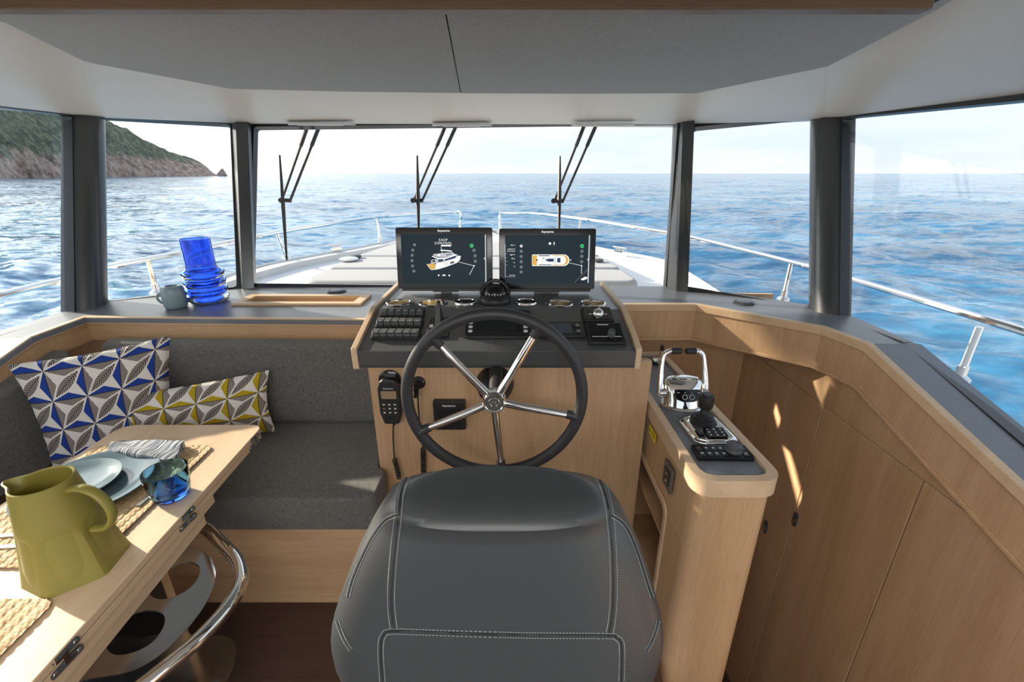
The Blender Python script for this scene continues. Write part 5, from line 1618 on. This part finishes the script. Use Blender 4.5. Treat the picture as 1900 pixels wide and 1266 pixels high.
# olive jug: round above, cut into facets below
jc = V((-1.125, .885, ZTAB))
t_ = thing('jug', 'olive green ceramic jug with handle standing on the table', 'jug', jc)
mb = MB(); n_ = 72; rings = []
HJ = .262
for k in range(31):
    z = HJ * k / 30; q = z / HJ
    ro = .106 - .046 * q ** .9
    r_ = []
    for i in range(n_):
        a = 2 * PI * i / n_
        rr = ro
        # six flat cuts, fading out above the middle
        if q < .60:
            seg = PI / 3; aa = (a + .3490659) % seg - seg / 2
            flat = ro * math.cos(seg / 2) / math.cos(aa) * 1.03
            kf = 1 if q < .50 else (.60 - q) / .10
            rr = min(ro, flat) * kf + ro * (1 - kf)
        # spout
        if q > .86:
            da = math.atan2(math.sin(a - PI * 1.02), math.cos(a - PI * 1.02)); rr += .028 * max(0, (q - .86) / .14) * math.exp(-(da / .30) ** 2)
        r_.append(jc + V((rr * math.cos(a), rr * math.sin(a), z)))
    rings.append(r_)
for z, dr in ((HJ + .002, -.003), (HJ - .002, -.006), (HJ - .03, -.006), (HJ * .6, -.004), (HJ * .2, -.006), (.012, -.012)):
    q = min(1, z / HJ); ro = .106 - .046 * q ** .9 + dr; r_ = []
    for i in range(n_):
        a = 2 * PI * i / n_; rr = ro
        if q > .86:
            da = math.atan2(math.sin(a - PI * 1.02), math.cos(a - PI * 1.02)); rr += .027 * max(0, (q - .86) / .14) * math.exp(-(da / .28) ** 2)
        r_.append(jc + V((rr * math.cos(a), rr * math.sin(a), z)))
    rings.append(r_)
mb.loft(rings); mb.build('body', 'jug', t_, smooth=24)
hd = V((math.cos(-.05), math.sin(-.05), 0))
hp = spline([jc + hd * .062 + V((0, 0, .240)), jc + hd * .095 + V((0, 0, .243)), jc + hd * .128 + V((0, 0, .226)), jc + hd * .146 + V((0, 0, .190)), jc + hd * .142 + V((0, 0, .155)), jc + hd * .118 + V((0, 0, .128)), jc + hd * .082 + V((0, 0, .122))], 8)
mb = MB(); sd = V((-hd.y, hd.x, 0)); rg = []
for i, p in enumerate(hp):
    d = (hp[min(i + 1, len(hp) - 1)] - hp[max(i - 1, 0)]).normalized(); nn = d.cross(sd).normalized()
    rg.append([p + sd * .0125 * math.cos(a) + nn * .0075 * math.sin(a) for a in [2 * PI * k / 14 for k in range(14)]])
mb.loft(rg); mb.build('handle', 'jug', t_, smooth=60)


def cutlery(name, a, b_, label, mat, tip):
    a, b_ = V(a), V(b_); L = (b_ - a).length; d = (b_ - a).normalized()
    X = frame(a, d, z=(0, 0, 1))
    mb = MB().at(X); st = [(0, .0075), (.05, .0075), (.09, .005), (.11, .0045), (L * .62, .0045)]
    o_t = [(x, w_) for x, w_ in st]
    if tip == 'knife': o_t += [(L * .64, .009), (L * .9, .009), (L, .003)]
    else: o_t += [(L * .70, .011), (L * .78, .012), (L, .011)]
    mb.prism([(x, w_) for x, w_ in o_t][::-1] + [(x, -w_) for x, w_ in o_t], 0, .003)
    o = mb.build(name, mat, bevel=.001, segs=2)
    return tag(o, label, 'cutlery')
zc = ZMAT + .001
cutlery('table_knife', pz(62, 990, zc), pz(-70, 1002, zc), 'steel knife handle on the mat left of the jug, farther one', 'steel', 'knife')
cutlery('table_fork', pz(66, 1011, zc), pz(-70, 1022, zc), 'steel fork handle on the mat left of the jug, nearer one', 'steel', 'fork')
cutlery('table_knife', pz(256, 940, zc), pz(303, 899, zc), 'dark table knife on the straw mat beside the tumbler', 'darkgrey', 'knife')

# vase and stoneware pot on the counter
p = pz(389, 560, ZS)
t_ = thing('glass_vase', 'tall cobalt blue glass vase with ringed base on the counter', 'vase', p)
prof = [(.0, .004), (.085, .004), (.098, .012), (.104, .030), (.098, .046), (.080, .052)]
for k in range(1, 4):
    z0 = .052 + .046 * (k - 1)
    prof += [(.080, z0 + .002), (.098, z0 + .008), (.1035, z0 + .022), (.098, z0 + .036), (.079, z0 + .043)]
prof += [(.072, .196), (.071, .22), (.0715, .345)]
inn = [(.0675, .345), (.067, .215), (.070, .192), (.076, .170), (.094, .164), (.098, .150), (.094, .136), (.076, .128), (.094, .118), (.098, .104), (.094, .092), (.076, .084), (.094, .074), (.098, .06), (.094, .05), (.078, .046), (.09, .04), (.095, .028), (.085, .012), (0, .012)]
mb = MB(); mb.lathe(prof + inn, 56, p); mb.build('vase_body', 'vase', t_, smooth=60)
p = pz(328, 571, ZS)
t_ = thing('stoneware_pot', 'small blue grey stoneware pot left of the blue vase', 'pot', p)
mb = MB(); rings = []
for z, r_ in ((0, .040), (.004, .048), (.02, .0535), (.06, .0535), (.10, .052), (.113, .047), (.118, .036), (.117, .028), (.110, .026), (.09, .030), (.03, .035), (.012, .03)):
    rings.append([p + V((r_ * (1 + .03 * math.sin(2 * a + z * 20)) * math.cos(a), r_ * (1 + .02 * math.sin(3 * a)) * math.sin(a), z)) for a in [2 * PI * k / 40 for k in range(40)]])
mb.loft(rings); mb.build('pot_body', 'stone', t_, smooth=70)
mb = MB(); mb.tube(spline([p + V((-.045, -.02, .085)), p + V((-.062, -.026, .075)), p + V((-.066, -.028, .055)), p + V((-.056, -.024, .035)), p + V((-.045, -.02, .03))], 6), .006, 10); mb.build('pot_handle', 'stone', t_)
